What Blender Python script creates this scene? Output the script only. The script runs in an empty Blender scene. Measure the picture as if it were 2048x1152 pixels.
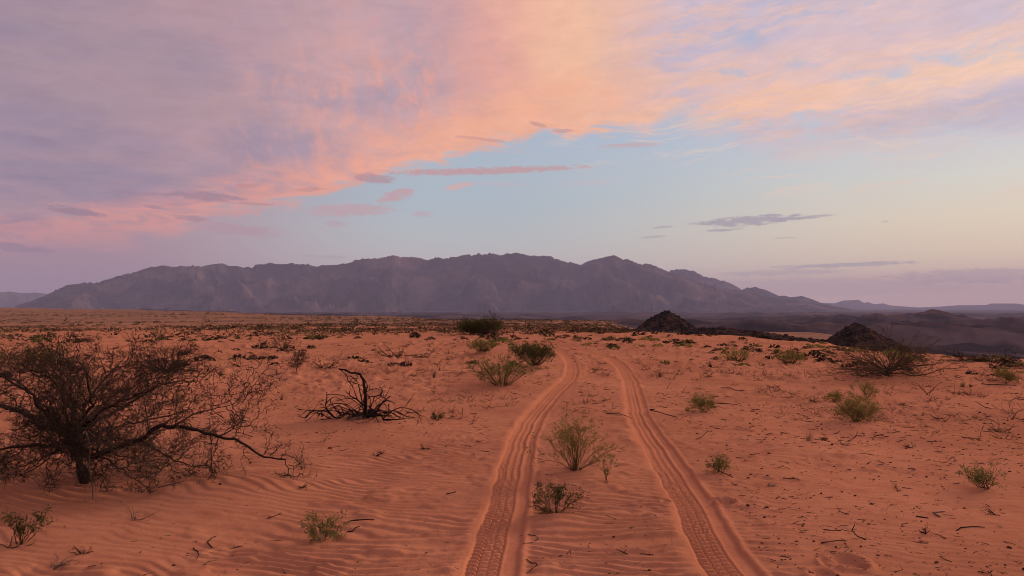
import bpy, math, random
import numpy as np
from mathutils import Vector, Matrix
R = math.radians
sc = bpy.context.scene
col = sc.collection

# ------------------------------------------------------------------ camera
F = 1462.0; PITCH = R(1.41); CAMZ = 1.75          # focal length in pixels of a 2048 px wide picture
cam_d = bpy.data.cameras.new('camera'); cam = bpy.data.objects.new('camera', cam_d); col.objects.link(cam)
cam.location = (0, 0, CAMZ); cam.rotation_euler = (R(90) + PITCH, 0, 0)
cam_d.sensor_width = 36.0; cam_d.lens = 36.0 * F / 2048; cam_d.clip_start = .05; cam_d.clip_end = 120000
sc.camera = cam

# ------------------------------------------------------------------ light and exposure
SUN_AZ, SUN_EL = 52.0, 18.0
sun_d = bpy.data.lights.new('sun', 'SUN'); sun = bpy.data.objects.new('sun', sun_d); col.objects.link(sun)
sun_d.energy = 2.9; sun_d.angle = R(18); sun_d.color = (1.0, .72, .52)
_s = Vector((math.sin(R(SUN_AZ)) * math.cos(R(SUN_EL)), math.cos(R(SUN_AZ)) * math.cos(R(SUN_EL)), math.sin(R(SUN_EL))))
sun.rotation_euler = _s.to_track_quat('Z', 'Y').to_euler()
sc.view_settings.view_transform = 'Standard'; sc.view_settings.look = 'None'
sc.view_settings.exposure = 0.0; sc.view_settings.gamma = 1.0
sc.cycles.filter_width = .9; sc.cycles.volume_bounces = 0; sc.cycles.diffuse_bounces = 2; sc.cycles.max_bounces = 6

def s2l(c):
    return tuple((v / 12.92 if v <= .04045 else ((v + .055) / 1.055) ** 2.4) for v in (x / 255 for x in c))

# ------------------------------------------------------------------ node helper
class NT:
    def __init__(s, nt): s.nt = nt
    def new(s, t, **kw):
        n = s.nt.nodes.new(t)
        for k, v in kw.items(): setattr(n, k, v)
        return n
    def put(s, sock, v):
        if isinstance(v, bpy.types.NodeSocket): s.nt.links.new(v, sock)
        elif isinstance(v, (tuple, list)) and sock.type == 'RGBA' and len(v) == 3: sock.default_value = (*v, 1)
        else: sock.default_value = v
    def m(s, op, a, b=0.0, c=0.0):
        n = s.new('ShaderNodeMath', operation=op)
        for i, v in enumerate((a, b, c)): s.put(n.inputs[i], v)
        return n.outputs[0]
    def add(s, a, b): return s.m('ADD', a, b)
    def sub(s, a, b): return s.m('SUBTRACT', a, b)
    def mul(s, a, b): return s.m('MULTIPLY', a, b)
    def mad(s, a, b, c): return s.m('MULTIPLY_ADD', a, b, c)
    def mr(s, v, a, b, c=0.0, d=1.0, smooth=True):
        n = s.new('ShaderNodeMapRange'); n.interpolation_type = 'SMOOTHSTEP' if smooth else 'LINEAR'
        for i, x in enumerate((v, a, b, c, d)): s.put(n.inputs[i], x)
        return n.outputs[0]
    def mix(s, f, a, b, blend='MIX'):
        n = s.new('ShaderNodeMix', data_type='RGBA', blend_type=blend)
        s.put(n.inputs[0], f); s.put(n.inputs[6], a); s.put(n.inputs[7], b)
        return n.outputs[2]
    def xyz(s, x, y, z=0.0):
        n = s.new('ShaderNodeCombineXYZ')
        for i, v in enumerate((x, y, z)): s.put(n.inputs[i], v)
        return n.outputs[0]
    def sep(s, v):
        n = s.new('ShaderNodeSeparateXYZ'); s.put(n.inputs[0], v); return n.outputs
    def noise(s, v, scale, detail=3.0, rough=.5, dist=0.0):
        n = s.new('ShaderNodeTexNoise'); s.put(n.inputs['Vector'], v)
        n.inputs['Scale'].default_value = scale; n.inputs['Detail'].default_value = detail
        n.inputs['Roughness'].default_value = rough; n.inputs['Distortion'].default_value = dist
        return n.outputs['Fac']
    def ramp(s, v, stops, interp='EASE'):
        n = s.new('ShaderNodeValToRGB'); cr = n.color_ramp; cr.interpolation = interp
        while len(cr.elements) < len(stops): cr.elements.new(.5)
        for e, (p, c) in zip(cr.elements, stops):
            e.position = p; e.color = (*c, 1)
        s.put(n.inputs[0], v); return n.outputs[0]
    def curve(s, v, pts):
        n = s.new('ShaderNodeFloatCurve'); c = n.mapping.curves[0]
        while len(c.points) < len(pts): c.points.new(.5, .5)
        for p, (x, y) in zip(c.points, pts): p.location = (x, y); p.handle_type = 'AUTO_CLAMPED'
        n.mapping.update(); s.put(n.inputs[1], v); return n.outputs[0]

def sky_dir(u, v):
    x = (u - 1024) / F; z = (576 - v) / F
    Y = math.cos(PITCH) - z * math.sin(PITCH); Z = math.sin(PITCH) + z * math.cos(PITCH)
    return math.degrees(math.atan2(x, Y)), math.degrees(math.atan2(Z, math.hypot(x, Y)))

# ------------------------------------------------------------------ sky
def build_sky():
    w = bpy.data.worlds.new('World'); sc.world = w; w.use_nodes = True
    nt = w.node_tree; nt.nodes.clear(); N = NT(nt)
    tc = N.new('ShaderNodeTexCoord')
    nv = N.new('ShaderNodeVectorMath', operation='NORMALIZE'); nt.links.new(tc.outputs['Generated'], nv.inputs[0])
    x, y, z = N.sep(nv.outputs[0])
    az = N.mul(N.m('ARCTAN2', x, y), 57.29578)
    el = N.mul(N.m('ARCSINE', z), 57.29578)
    ela = N.m('MAXIMUM', el, 0.0)
    # coordinates on a flat cloud deck, for natural foreshortening
    iz = N.m('DIVIDE', 1.0, N.add(N.m('MAXIMUM', z, 0.0), .16))
    deck = N.xyz(N.mul(x, iz), N.mul(y, iz))
    ae = N.xyz(N.mul(az, .1), N.mul(el, .1))
    def band(stops): return N.ramp(N.mul(ela, 1 / 40.0), [(e / 40.0, s2l(c)) for e, c in stops], 'LINEAR')
    left = band([(0, (172, 142, 158)), (2.5, (174, 142, 156)), (6, (182, 146, 158)), (11, (166, 142, 160)), (18, (152, 138, 164)), (30, (144, 136, 168))])
    cent = band([(0, (222, 206, 200)), (2.5, (216, 206, 202)), (5, (198, 204, 205)), (8, (182, 198, 208)), (12, (178, 194, 210)), (18, (172, 184, 212)), (30, (152, 165, 205))])
    right = band([(0, (246, 200, 190)), (1.6, (246, 206, 188)), (3.2, (246, 220, 190)), (6, (240, 224, 198)), (9, (222, 222, 214)), (13, (200, 210, 226)), (20, (178, 190, 220)), (30, (168, 180, 215))])
    base = N.mix(N.mr(az, -31, -6), left, cent)
    base = N.mix(N.mr(az, -4, 34), base, right)

    n_big = N.noise(deck, 1.6, 5, .55, .4)
    n_fine = N.noise(deck, 5.5, 6, .6, .8)
    # ---- the broad sheet above a ragged lower edge
    edge_pts = [(-420, 560), (0, 505), (150, 492), (300, 482), (420, 440), (540, 412), (620, 400), (730, 362), (880, 330), (1000, 288), (1150, 272), (1300, 262), (1420, 300), (1560, 345), (1750, 345), (2048, 325), (2400, 330)]
    pts = []
    for u, v in edge_pts:
        a, e = sky_dir(u, v); pts.append(((a + 60) / 120, e / 40))
    elb = N.mul(N.curve(N.mr(az, -60, 60, 0, 1, False), pts), 40.0)
    above = N.sub(N.sub(el, elb), N.add(N.mul(N.sub(n_fine, .5), 3.4), N.mul(N.sub(N.noise(N.xyz(N.mul(az, .16), N.mul(el, .5)), 1.0, 7, .65, .6), .5), 3.0)))
    soft_l = N.mr(az, -30, -12, 1.7, .7)
    sheet = N.mr(above, N.mul(soft_l, -.35), N.add(soft_l, N.mr(az, 6, 18, 0, 3.2)))
    # colours of the sheet
    c_left = N.mix(N.mr(n_big, .35, .65), s2l((150, 135, 160)), s2l((182, 151, 162)))
    c_mid = N.mix(N.mr(n_big, .35, .65), s2l((184, 160, 176)), s2l((220, 172, 170)))
    c_right = N.mix(N.mr(n_big, .38, .64), s2l((200, 190, 212)), s2l((230, 198, 200)))
    csh = N.mix(N.mr(az, -30, -8), c_left, c_mid)
    csh = N.mix(N.mr(az, 2, 14), csh, c_right)
    # puffs lit from below, left of the middle: tall little curtains
    pv = N.xyz(N.mul(N.mad(el, .25, az), .2), N.mul(el, .13))
    puff = N.mr(N.noise(pv, 3.6, 7, .62, .35), .42, .66)
    puffreg = N.mul(N.mul(N.mr(az, -26, -10), N.mr(az, 5, 0)), N.mr(el, 24, 14))
    patch = N.mr(N.noise(ae, 2.0, 4, .55), .34, .56)
    csh = N.mix(N.mul(N.mul(puff, puffreg), N.mul(patch, .8)), csh, s2l((244, 170, 150)))
    # big burning fan that rises from the sheet's edge to the top
    wob = N.mul(N.sub(N.noise(ae, 3.0, 5, .6), .5), 7.0)
    axis = N.mad(N.sub(el, 12), -.10, 5.0)
    fx = N.sub(N.add(az, wob), axis)
    fan = N.mul(N.mr(fx, -14, -1), N.mr(fx, 9, 0))
    fan = N.mul(fan, N.mr(el, 44, 20))
    fanc = N.mix(N.mr(fx, -8, 2), s2l((244, 172, 154)), s2l((255, 200, 164)))
    csh = N.mix(N.mul(fan, .95), csh, fanc)
    # glowing hem along the lower edge
    hemw = N.mr(az, -22, 3, 2.5, 4.4)
    hem = N.mul(N.mr(above, N.mul(hemw, 1.5), N.mul(hemw, .2)), N.mul(N.mr(az, -42, -22, .6, 1.0), N.mr(az, 14, 6)))
    hemc = N.mix(N.mr(az, -28, 0), s2l((242, 160, 146)), s2l((255, 184, 150)))
    csh = N.mix(N.mul(hem, N.mr(n_fine, .3, .6, .55, 1.0)), csh, hemc)
    # dull shelf at the far left
    sx = N.mad(N.sub(el, 15.5), .9, N.add(az, N.mul(N.sub(n_fine, .5), 9)))
    shelf = N.mul(N.mr(sx, -17, -24), N.mul(N.mr(el, 12.0, 14.0), N.mr(el, 21, 18)))
    csh = N.mix(N.mul(N.mul(shelf, N.mr(n_fine, .25, .6, .35, 1.0)), .55), csh, s2l((172, 148, 158)))
    # combed streaks on the right
    ca, sa = math.cos(R(3.6)), math.sin(R(3.6))
    along = N.add(N.mul(az, ca), N.mul(el, sa)); across = N.sub(N.mul(el, ca), N.mul(az, sa))
    wv = N.add(across, N.mul(N.sub(N.noise(ae, 3.0, 4, .55), .5), 1.7))
    st = N.noise(N.xyz(N.mul(along, .055), N.mul(wv, .36)), 1.0, 7, .62, .35)
    stf = N.noise(N.xyz(N.mul(along, .26), N.mul(wv, 1.7)), 1.0, 8, .70, .35)
    streak = N.mr(N.mad(stf, .6, st), .70, .96)
    streak = N.mul(streak, N.mr(az, 4, 12))
    # the strongest of the combed bands
    b1 = N.m('POWER', 2.718, N.mul(N.m('POWER', N.mul(N.sub(wv, 13.5), 1 / 1.1), 2.0), -1.0))
    b1 = N.mul(b1, N.mr(az, 4, 10))
    streak = N.m('MINIMUM', N.add(N.mul(streak, .65), N.mul(b1, N.mr(stf, .3, .6, .5, .95))), 1.0)
    stc = N.mix(N.mr(az, 8, 34), s2l((255, 196, 164)), s2l((252, 208, 184)))
    csh = N.mix(streak, csh, stc)
    dull = N.m('POWER', 2.718, N.mul(N.m('POWER', N.mul(N.sub(wv, 10.6), 1 / 1.0), 2.0), -1.0))
    csh = N.mix(N.mul(N.mul(dull, N.mr(az, 14, 26)), .38), csh, s2l((196, 178, 184)))
    hole = N.mul(N.mr(N.noise(N.xyz(N.mul(along, .11), N.mul(wv, .3)), 1.3, 5, .6), .53, .70), N.mr(az, 5, 16))
    op = N.mul(sheet, N.sub(1.0, N.mul(hole, .8)))
    # fine fibres all over the sheet
    fib = N.noise(N.xyz(N.mul(N.mad(el, .5, az), .30), N.mul(N.mad(az, -.12, el), 1.0)), 1.0, 9, .72, .45)
    hs = N.new('ShaderNodeHueSaturation'); N.put(hs.inputs['Color'], csh); N.put(hs.inputs['Value'], N.mr(fib, .25, .75, .91, 1.09, False))
    csh = hs.outputs[0]
    skyc = N.mix(op, base, csh)
    # thin cream wisps under the sheet on the right
    wsp = N.noise(N.xyz(N.mul(along, .10), N.mul(wv, .8)), 1.4, 6, .6, .8)
    wreg = N.mul(N.mul(N.mr(above, -3.2, -.2), N.mr(above, 3.5, .5)), N.mr(az, -2, 12))
    skyc = N.mix(N.mul(N.mr(wsp, .5, .68), N.mul(wreg, .75)), skyc, s2l((240, 214, 196)))
    # ---- small separate clouds
    smooth_n = N.noise(N.xyz(N.mul(az, 1.0), N.mul(el, 3.6)), 1.0, 9, .72, .3)
    ragged = N.mul(N.sub(smooth_n, .5), 5.0)
    cl = [  # u, v, width, height, tilt, colour, strength
        (415, 393, 150, 20, 2, (158, 130, 150), .85), (300, 388, 130, 8, 0, (166, 132, 148), .6), (150, 422, 120, 17, 6, (146, 124, 146), .85), (385, 437, 80, 11, 4, (160, 132, 148), .75),
        (305, 414, 40, 8, 8, (156, 130, 148), .7), (30, 495, 150, 18, 4, (140, 122, 146), .75), (82, 282, 70, 18, 8, (144, 124, 146), .45), (508, 408, 80, 6, 0, (186, 140, 148), .7),
        (490, 371, 40, 8, 0, (206, 140, 138), .6), (620, 379, 60, 9, -4, (196, 138, 138), .6), (748, 357, 84, 20, 3, (186, 146, 154), .9), (965, 342, 400, 15, -2, (206, 156, 156), .95), (700, 420, 180, 26, -3, (206, 166, 172), .85),
        (795, 390, 70, 24, -14, (210, 160, 164), .85), (915, 373, 60, 12, -10, (232, 178, 168), .8), (480, 460, 170, 26, 3, (190, 150, 160), .7), (845, 428, 44, 12, -6, (204, 166, 174), .6), (670, 448, 50, 14, 0, (196, 158, 168), .5),
        (960, 278, 110, 8, 6, (206, 150, 148), .6), (1076, 249, 34, 10, 16, (206, 150, 142), .75), (1125, 262, 46, 9, 2, (206, 152, 146), .7), (1265, 290, 140, 10, -1, (210, 172, 172), .7),
        (1000, 368, 130, 9, 2, (206, 190, 196), .5), (1180, 366, 130, 14, -3, (208, 196, 202), .5), (225, 366, 40, 7, 4, (168, 136, 150), .6),
        (1500, 441, 220, 20, -2, (166, 158, 172), .95), (1600, 436, 130, 8, -4, (172, 162, 174), .8), (1447, 460, 80, 6, -2, (170, 162, 174), .85), (1325, 454, 40, 5, -4, (172, 166, 176), .7), (1305, 474, 60, 5, -4, (178, 170, 178), .6), (1568, 476, 50, 4, 0, (190, 176, 176), .6), (1770, 443, 14, 4, 0, (190, 176, 178), .6),
        (1690, 530, 330, 9, -1, (168, 164, 180), .8), (1560, 545, 280, 12, -1, (184, 172, 180), .6), (1960, 552, 420, 30, 0, (182, 160, 172), .65), (1650, 575, 700, 40, 0, (196, 168, 172), .35), (660, 514, 110, 6, 2, (176, 162, 172), .5)]
    for u, v, wd, hg, tilt, c, k in cl:
        a0, e0 = sky_dir(u, v); a1 = sky_dir(u + wd / 2, v)[0]; e1 = sky_dir(u, v - hg / 2)[1]
        ra, re = abs(a1 - a0), abs(e1 - e0); t = math.tan(R(tilt))
        da = N.sub(az, a0); de = N.add(N.sub(el, e0), N.mul(da, t))
        q = N.add(N.m('POWER', N.mul(da, 1 / ra), 2.0), N.m('POWER', N.mul(de, 1 / re), 2.0))
        msk = N.mr(N.add(N.sub(1.0, q), ragged), -.35, .75)
        msk = N.mul(msk, N.mr(q, 3.0, 1.2))
        skyc = N.mix(N.mul(msk, k * .85), skyc, s2l(c))
    # ground half of the environment
    skyc = N.mix(N.mr(el, -3, -.5), s2l((110, 80, 76)), skyc)
    bg = N.new('ShaderNodeBackground'); N.put(bg.inputs[0], skyc); bg.inputs[1].default_value = 1.0
    st_ = N.new('ShaderNodeTexSky'); st_.sky_type = 'NISHITA'; st_.sun_disc = False
    st_.sun_elevation = R(SUN_EL); st_.sun_rotation = R(SUN_AZ); st_.air_density = 1.0; st_.dust_density = 2.0
    bg2 = N.new('ShaderNodeBackground'); N.put(bg2.inputs[0], st_.outputs[0]); bg2.inputs[1].default_value = .05
    ms = N.new('ShaderNodeMixShader'); ms.inputs[0].default_value = .06
    nt.links.new(bg.outputs[0], ms.inputs[1]); nt.links.new(bg2.outputs[0], ms.inputs[2])
    out = N.new('ShaderNodeOutputWorld'); nt.links.new(ms.outputs[0], out.inputs[0])
    w.cycles.sampling_method = 'MANUAL'; w.cycles.sample_map_resolution = 1024
build_sky()

# ------------------------------------------------------------------ numpy noise
def _hash(ix, iy, seed):
    h = (ix.astype(np.int64) * 374761393 + iy.astype(np.int64) * 668265263 + seed * 1442695041) & 0x7fffffff
    h = ((h ^ (h >> 13)) * 1274126177) & 0x7fffffff
    h = ((h ^ (h >> 16)) * 1103515245) & 0x7fffffff
    return (h & 0xffff) / 65535.0
def vnoise(x, y, seed=0):
    ix = np.floor(x); iy = np.floor(y); fx = x - ix; fy = y - iy
    sx = fx * fx * fx * (fx * (fx * 6 - 15) + 10); sy = fy * fy * fy * (fy * (fy * 6 - 15) + 10)
    a = _hash(ix, iy, seed); b = _hash(ix + 1, iy, seed); c = _hash(ix, iy + 1, seed); d = _hash(ix + 1, iy + 1, seed)
    return (a + (b - a) * sx) * (1 - sy) + (c + (d - c) * sx) * sy
def fbm(x, y, o=4, seed=0, g=.5, ridged=False):
    t = 0.0; a = 1.0; n = 0.0
    for k in range(o):
        v = vnoise(x, y, seed + k * 17)
        if ridged: v = 1 - np.abs(2 * v - 1)
        t = t + a * v; n += a; a *= g
        x, y = x * 1.83 + y * .61 + 13.7, y * 1.83 - x * .61 + 7.3
    return t / n
def sstep(v, a, b):
    t = np.clip((v - a) / (b - a), 0, 1); return t * t * (3 - 2 * t)

# ------------------------------------------------------------------ terrain heights
RN = np.array([.5, 20, 30, 36, 45, 60, 90, 150, 250, 400, 700, 1200, 2500, 5000, 9000, 12000, 40000.])
TAB = {
    -70: [0, 0, 0, 0, -.1, -.3, -.8, -1.8, -3, -3.6, -4, -4, -4.5, -6, -30, -60, -90],
    -35: [0, 0, 0, 0, -.1, -.3, -.8, -1.8, -3, -3.6, -4, -4, -4.5, -6, -40, -70, -90],
    -28: [0, 0, 0, 0, -.1, -.3, -.8, -1.8, -3, -3.6, -4, -4.2, -8, -30, -60, -75, -90],
    -23: [0, 0, 0, 0, -.1, -.3, -.8, -1.8, -3, -3.6, -4, -6.5, -30, -55, -70, -80, -90],
    -12: [0, 0, 0, 0, -.1, -.3, -.8, -1.8, -3, -3.6, -9, -24, -52, -65, -75, -80, -90],
    -1: [0, 0, 0, 0, -.1, -.3, -.8, -1.8, -3.2, -6.5, -18, -38, -60, -68, -75, -80, -90],
    7: [0, 0, .03, .06, .04, -.35, -1, -2, -3.4, -7.5, -20, -40, -62, -68, -75, -80, -90],
    11: [0, 0, .04, .10, .09, -.4, -2, -5, -8, -12, -25, -44, -64, -70, -75, -80, -90],
    16: [0, 0, .04, .12, .06, -.8, -3, -6.5, -9.5, -12, -28, -46, -66, -72, -76, -80, -90],
    22: [0, 0, .05, .05, -.3, -1.3, -3.4, -6.9, -10, -11.7, -32, -50, -68, -72, -76, -80, -90],
    27: [0, 0, 0, -.3, -.9, -1.9, -4, -8, -12, -16, -34, -52, -68, -72, -76, -80, -90],
    34: [0, 0, -.1, -.5, -1.1, -2.2, -4.8, -9.5, -14.5, -21, -36, -54, -68, -72, -76, -80, -90],
    70: [0, 0, -.1, -.5, -1.1, -2.2, -4.8, -9.5, -14.5, -21, -36, -54, -68, -72, -76, -80, -90]}
TAZ = np.array(sorted(TAB)); TZ = np.array([TAB[a] for a in sorted(TAB)], float)
LR = np.log(RN)
def base_table(r, az):
    az = np.clip(az, -69.9, 69.9); lr = np.clip(np.log(np.maximum(r, .51)), LR[0], LR[-1] - 1e-6)
    i = np.clip(np.searchsorted(TAZ, az, side='right') - 1, 0, len(TAZ) - 2)
    ta = (az - TAZ[i]) / (TAZ[i + 1] - TAZ[i]); ta = ta * ta * (3 - 2 * ta)
    j = np.clip(np.searchsorted(LR, lr, side='right') - 1, 0, len(LR) - 2)
    tr = (np.exp(lr) - RN[j]) / (RN[j + 1] - RN[j])
    return (TZ[i, j] * (1 - tr) + TZ[i, j + 1] * tr) * (1 - ta) + (TZ[i + 1, j] * (1 - tr) + TZ[i + 1, j + 1] * tr) * ta
MOUNDS = []          # (x, y, radius, height)
DENTS = []           # (x, y, radius, depth)
def H0(x, y):
    x = np.asarray(x, float); y = np.asarray(y, float)
    r = np.hypot(x, y); az = np.degrees(np.arctan2(x, y))
    z = base_table(r, az)
    near = 1 - sstep(r, 40, 90)
    z = z + near * (.16 * (fbm(x / 5.5, y / 5.5, 3, 3) - .5) * sstep(r, 3, 12) + .035 * (fbm(x / 1.1, y / 1.1, 3, 9) - .5))
    far = sstep(r, 60, 160) * (1 - sstep(r, 500, 900))
    z = z + far * 1.0 * (fbm(x / 60, y / 60, 3, 21) - .5)
    val = sstep(r, 450, 1200) * (1 - sstep(r, 6000, 9500)) * sstep(-z, 10, 45)
    z = z + val * (120 * (fbm(x / 470, y / 470, 6, 31, .55, True) - .58) * (1 - .6 * sstep(r, 2200, 3600)) * sstep(az, 6, 24) + 60 * (fbm(x / 600, y / 600, 6, 37, .58, True) - .5))
    return z
def mounds(x, y):
    z = np.zeros_like(x)
    for mx, my, mr_, mh in MOUNDS:
        d2 = ((x - mx) ** 2 + (y - my) ** 2) / (mr_ * mr_)
        k = d2 < 9
        if k.any(): z[k] += mh * np.exp(-d2[k] * 1.2)
    return z
def ray_ground(u, v):
    x = (u - 1024) / F; zz = (576 - v) / F
    Y = math.cos(PITCH) - zz * math.sin(PITCH); Z = math.sin(PITCH) + zz * math.cos(PITCH)
    t = np.exp(np.linspace(math.log(2.5), math.log(20000), 3000))
    g = H0(x * t, Y * t); ray = CAMZ + Z * t
    k = int(np.argmax(ray < g)) if (ray < g).any() else len(t) - 1
    k = max(k, 1)
    a0 = ray[k - 1] - g[k - 1]; a1 = ray[k] - g[k]
    s = a0 / (a0 - a1) if a0 != a1 else 0
    tt = t[k - 1] + (t[k] - t[k - 1]) * s
    return x * tt, Y * tt
def flat(u, v):
    d = CAMZ * F / (v - 612.0); return (u - 1024) / F * d, d

# ------------------------------------------------------------------ materials
def principled(name, rough=.9):
    m = bpy.data.materials.new(name); m.use_nodes = True; nt = m.node_tree; N = NT(nt)
    b = nt.nodes['Principled BSDF']; b.inputs['Roughness'].default_value = rough
    b.inputs['Specular IOR Level'].default_value = 0.0
    return m, N, b
def plant_mat(name, c1, c2, scale=14, rough=.8, trans=False):
    m, N, b = principled(name, rough)
    g = N.new('ShaderNodeTexCoord')
    n = N.noise(g.outputs['Object'], scale, 4, .6)
    inf = N.new('ShaderNodeObjectInfo')
    c = N.mix(N.mr(n, .3, .7), c1, c2)
    hs = N.new('ShaderNodeHueSaturation'); N.put(hs.inputs['Color'], c)
    N.put(hs.inputs['Value'], N.mad(inf.outputs['Random'], .35, .82))
    N.put(b.inputs['Base Color'], hs.outputs[0])
    if trans:
        t = N.new('ShaderNodeBsdfTranslucent'); N.put(t.inputs[0], hs.outputs[0])
        ms = N.new('ShaderNodeMixShader'); ms.inputs[0].default_value = .3
        N.nt.links.new(b.outputs[0], ms.inputs[1]); N.nt.links.new(t.outputs[0], ms.inputs[2])
        N.nt.links.new(ms.outputs[0], N.nt.nodes['Material Output'].inputs[0])
    return m
M = {}
M['bark_dark'] = plant_mat('dark_bark', (.020, .014, .012), (.055, .038, .030), 30)
M['twig_brown'] = plant_mat('brown_twig', (.024, .017, .014), (.078, .052, .040), 9)
M['char'] = plant_mat('charred_wood', (.008, .007, .007), (.030, .022, .019), 20)
M['twig_grey'] = plant_mat('grey_twig', (.12, .085, .065), (.22, .155, .115), 12)
M['leaf_olive'] = plant_mat('olive_leaf', (.105, .102, .030), (.195, .178, .058), 9, .7, True)
M['leaf_dark'] = plant_mat('dark_green_leaf', (.040, .044, .016), (.095, .088, .032), 8, .7, True)
M['leaf_yellow'] = plant_mat('yellow_green_leaf', (.17, .140, .040), (.28, .215, .068), 6, .7, True)
M['stem_olive'] = plant_mat('olive_stem', (.065, .050, .024), (.12, .088, .042), 12)
M['straw'] = plant_mat('dry_straw', (.20, .115, .058), (.36, .21, .11), 12)
M['shrub_dark'] = plant_mat('dark_shrub', (.040, .029, .019), (.098, .068, .042), 3)
M['twig_tan'] = plant_mat('tan_twig', (.060, .042, .026), (.135, .092, .056), 6)
M['tuft'] = plant_mat('straw_olive_tuft', (.13, .095, .048), (.22, .150, .078), 2)
M['scrap'] = plant_mat('dark_litter', (.035, .019, .014), (.16, .075, .046), 40)

def sand_mat():
    m, N, b = principled('red_sand', .95)
    tc = N.new('ShaderNodeTexCoord'); P = tc.outputs['Object']
    ar = N.new('ShaderNodeAttribute'); ar.attribute_name = 'rock'
    at = N.new('ShaderNodeAttribute'); at.attribute_name = 'smooth'
    n1 = N.noise(P, .35, 4, .55); n2 = N.noise(P, 3.5, 5, .6); n3 = N.noise(P, 90, 3, .6); n4 = N.noise(P, .012, 4, .6)
    c = N.mix(N.mr(n1, .3, .7), (.40, .158, .086), (.50, .204, .114))
    c = N.mix(N.mul(N.mr(n2, .42, .72), .5), c, (.345, .120, .068))
    c = N.mix(N.mul(N.mr(n3, .5, .75), .45), c, (.30, .098, .052))
    sp = N.noise(P, 34, 5, .75); c = N.mix(N.mul(N.mr(sp, .58, .70), .55), c, (.20, .075, .045)); c = N.mix(N.mul(N.mr(sp, .40, .30), .35), c, (.60, .27, .165))
    ab = N.new('ShaderNodeAttribute'); ab.attribute_name = 'scrub'
    c = N.mix(ab.outputs['Fac'], c, N.mix(N.mr(N.noise(P, .05, 6, .65), .35, .65), (.17, .105, .075), (.30, .155, .105)))
    c = N.mix(N.mul(at.outputs['Fac'], .45), c, (.50, .182, .094))
    rn = N.noise(P, .006, 8, .65); rn2 = N.noise(P, .0012, 6, .6)
    rc = N.mix(N.mr(rn, .38, .62), (.036, .028, .036), (.092, .064, .072))
    rc = N.mix(N.mul(N.mr(rn2, .52, .66), .5), rc, (.22, .12, .09))
    c = N.mix(ar.outputs['Fac'], c, rc)
    N.put(b.inputs['Base Color'], c)
    bump = N.new('ShaderNodeBump'); bump.inputs['Strength'].default_value = .7; bump.inputs['Distance'].default_value = .014
    N.put(bump.inputs['Height'], N.add(N.mul(N.noise(P, 60, 4, .6), .35), N.mul(N.noise(P, 9, 4, .55), .9)))
    N.nt.links.new(bump.outputs[0], b.inputs['Normal'])
    return m
M['sand'] = sand_mat()
def rock_mat(name, c1, c2, c3, s):
    m, N, b = principled(name, .95)
    tc = N.new('ShaderNodeTexCoord'); P = tc.outputs['Object']
    n = N.noise(P, s, 8, .62); n2 = N.noise(P, s * .34, 7, .66)
    c = N.mix(N.mr(n, .35, .66), c1, c2); c = N.mix(N.mul(N.mr(n2, .48, .62), .65), c, c3)
    N.put(b.inputs['Base Color'], c)
    bump = N.new('ShaderNodeBump'); bump.inputs['Strength'].default_value = .6; bump.inputs['Distance'].default_value = .25 / s
    N.put(bump.inputs['Height'], N.noise(P, s * 2.2, 8, .65)); N.nt.links.new(bump.outputs[0], b.inputs['Normal'])
    return m
M['rock_near'] = rock_mat('dark_rock', (.020, .015, .015), (.055, .038, .035), (.12, .064, .048), .8)
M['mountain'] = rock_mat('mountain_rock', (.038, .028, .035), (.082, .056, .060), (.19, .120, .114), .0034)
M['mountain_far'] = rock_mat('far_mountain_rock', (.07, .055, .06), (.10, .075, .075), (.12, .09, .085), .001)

# ------------------------------------------------------------------ objects
def mesh_np(name, verts, faces, smooth=False):
    verts = np.asarray(verts, np.float32).reshape(-1, 3); faces = np.asarray(faces, np.int32); k = faces.shape[1]
    me = bpy.data.meshes.new(name); me.vertices.add(len(verts)); me.vertices.foreach_set('co', verts.ravel())
    me.loops.add(faces.size); me.loops.foreach_set('vertex_index', faces.ravel())
    me.polygons.add(len(faces)); me.polygons.foreach_set('loop_start', np.arange(0, faces.size, k, dtype=np.int32))
    try: me.polygons.foreach_set('loop_total', np.full(len(faces), k, np.int32))
    except Exception: pass
    if smooth: me.polygons.foreach_set('use_smooth', np.ones(len(faces), bool))
    me.update(calc_edges=True); return me
def obj(name, me, mat=None, parent=None, loc=None):
    o = bpy.data.objects.new(name, me); col.objects.link(o)
    if mat is not None and me is not None and not me.materials: me.materials.append(mat)
    if parent: o.parent = parent
    if loc is not None: o.location = loc
    return o
def tag(o, label=None, cat=None, group=None, kind=None):
    if label: o['label'] = label
    if cat: o['category'] = cat
    if group: o['group'] = group
    if kind: o['kind'] = kind
    return o
def empty(name, loc):
    e = bpy.data.objects.new(name, None); e.empty_display_size = .1; e.location = loc; col.objects.link(e); return e

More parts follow.
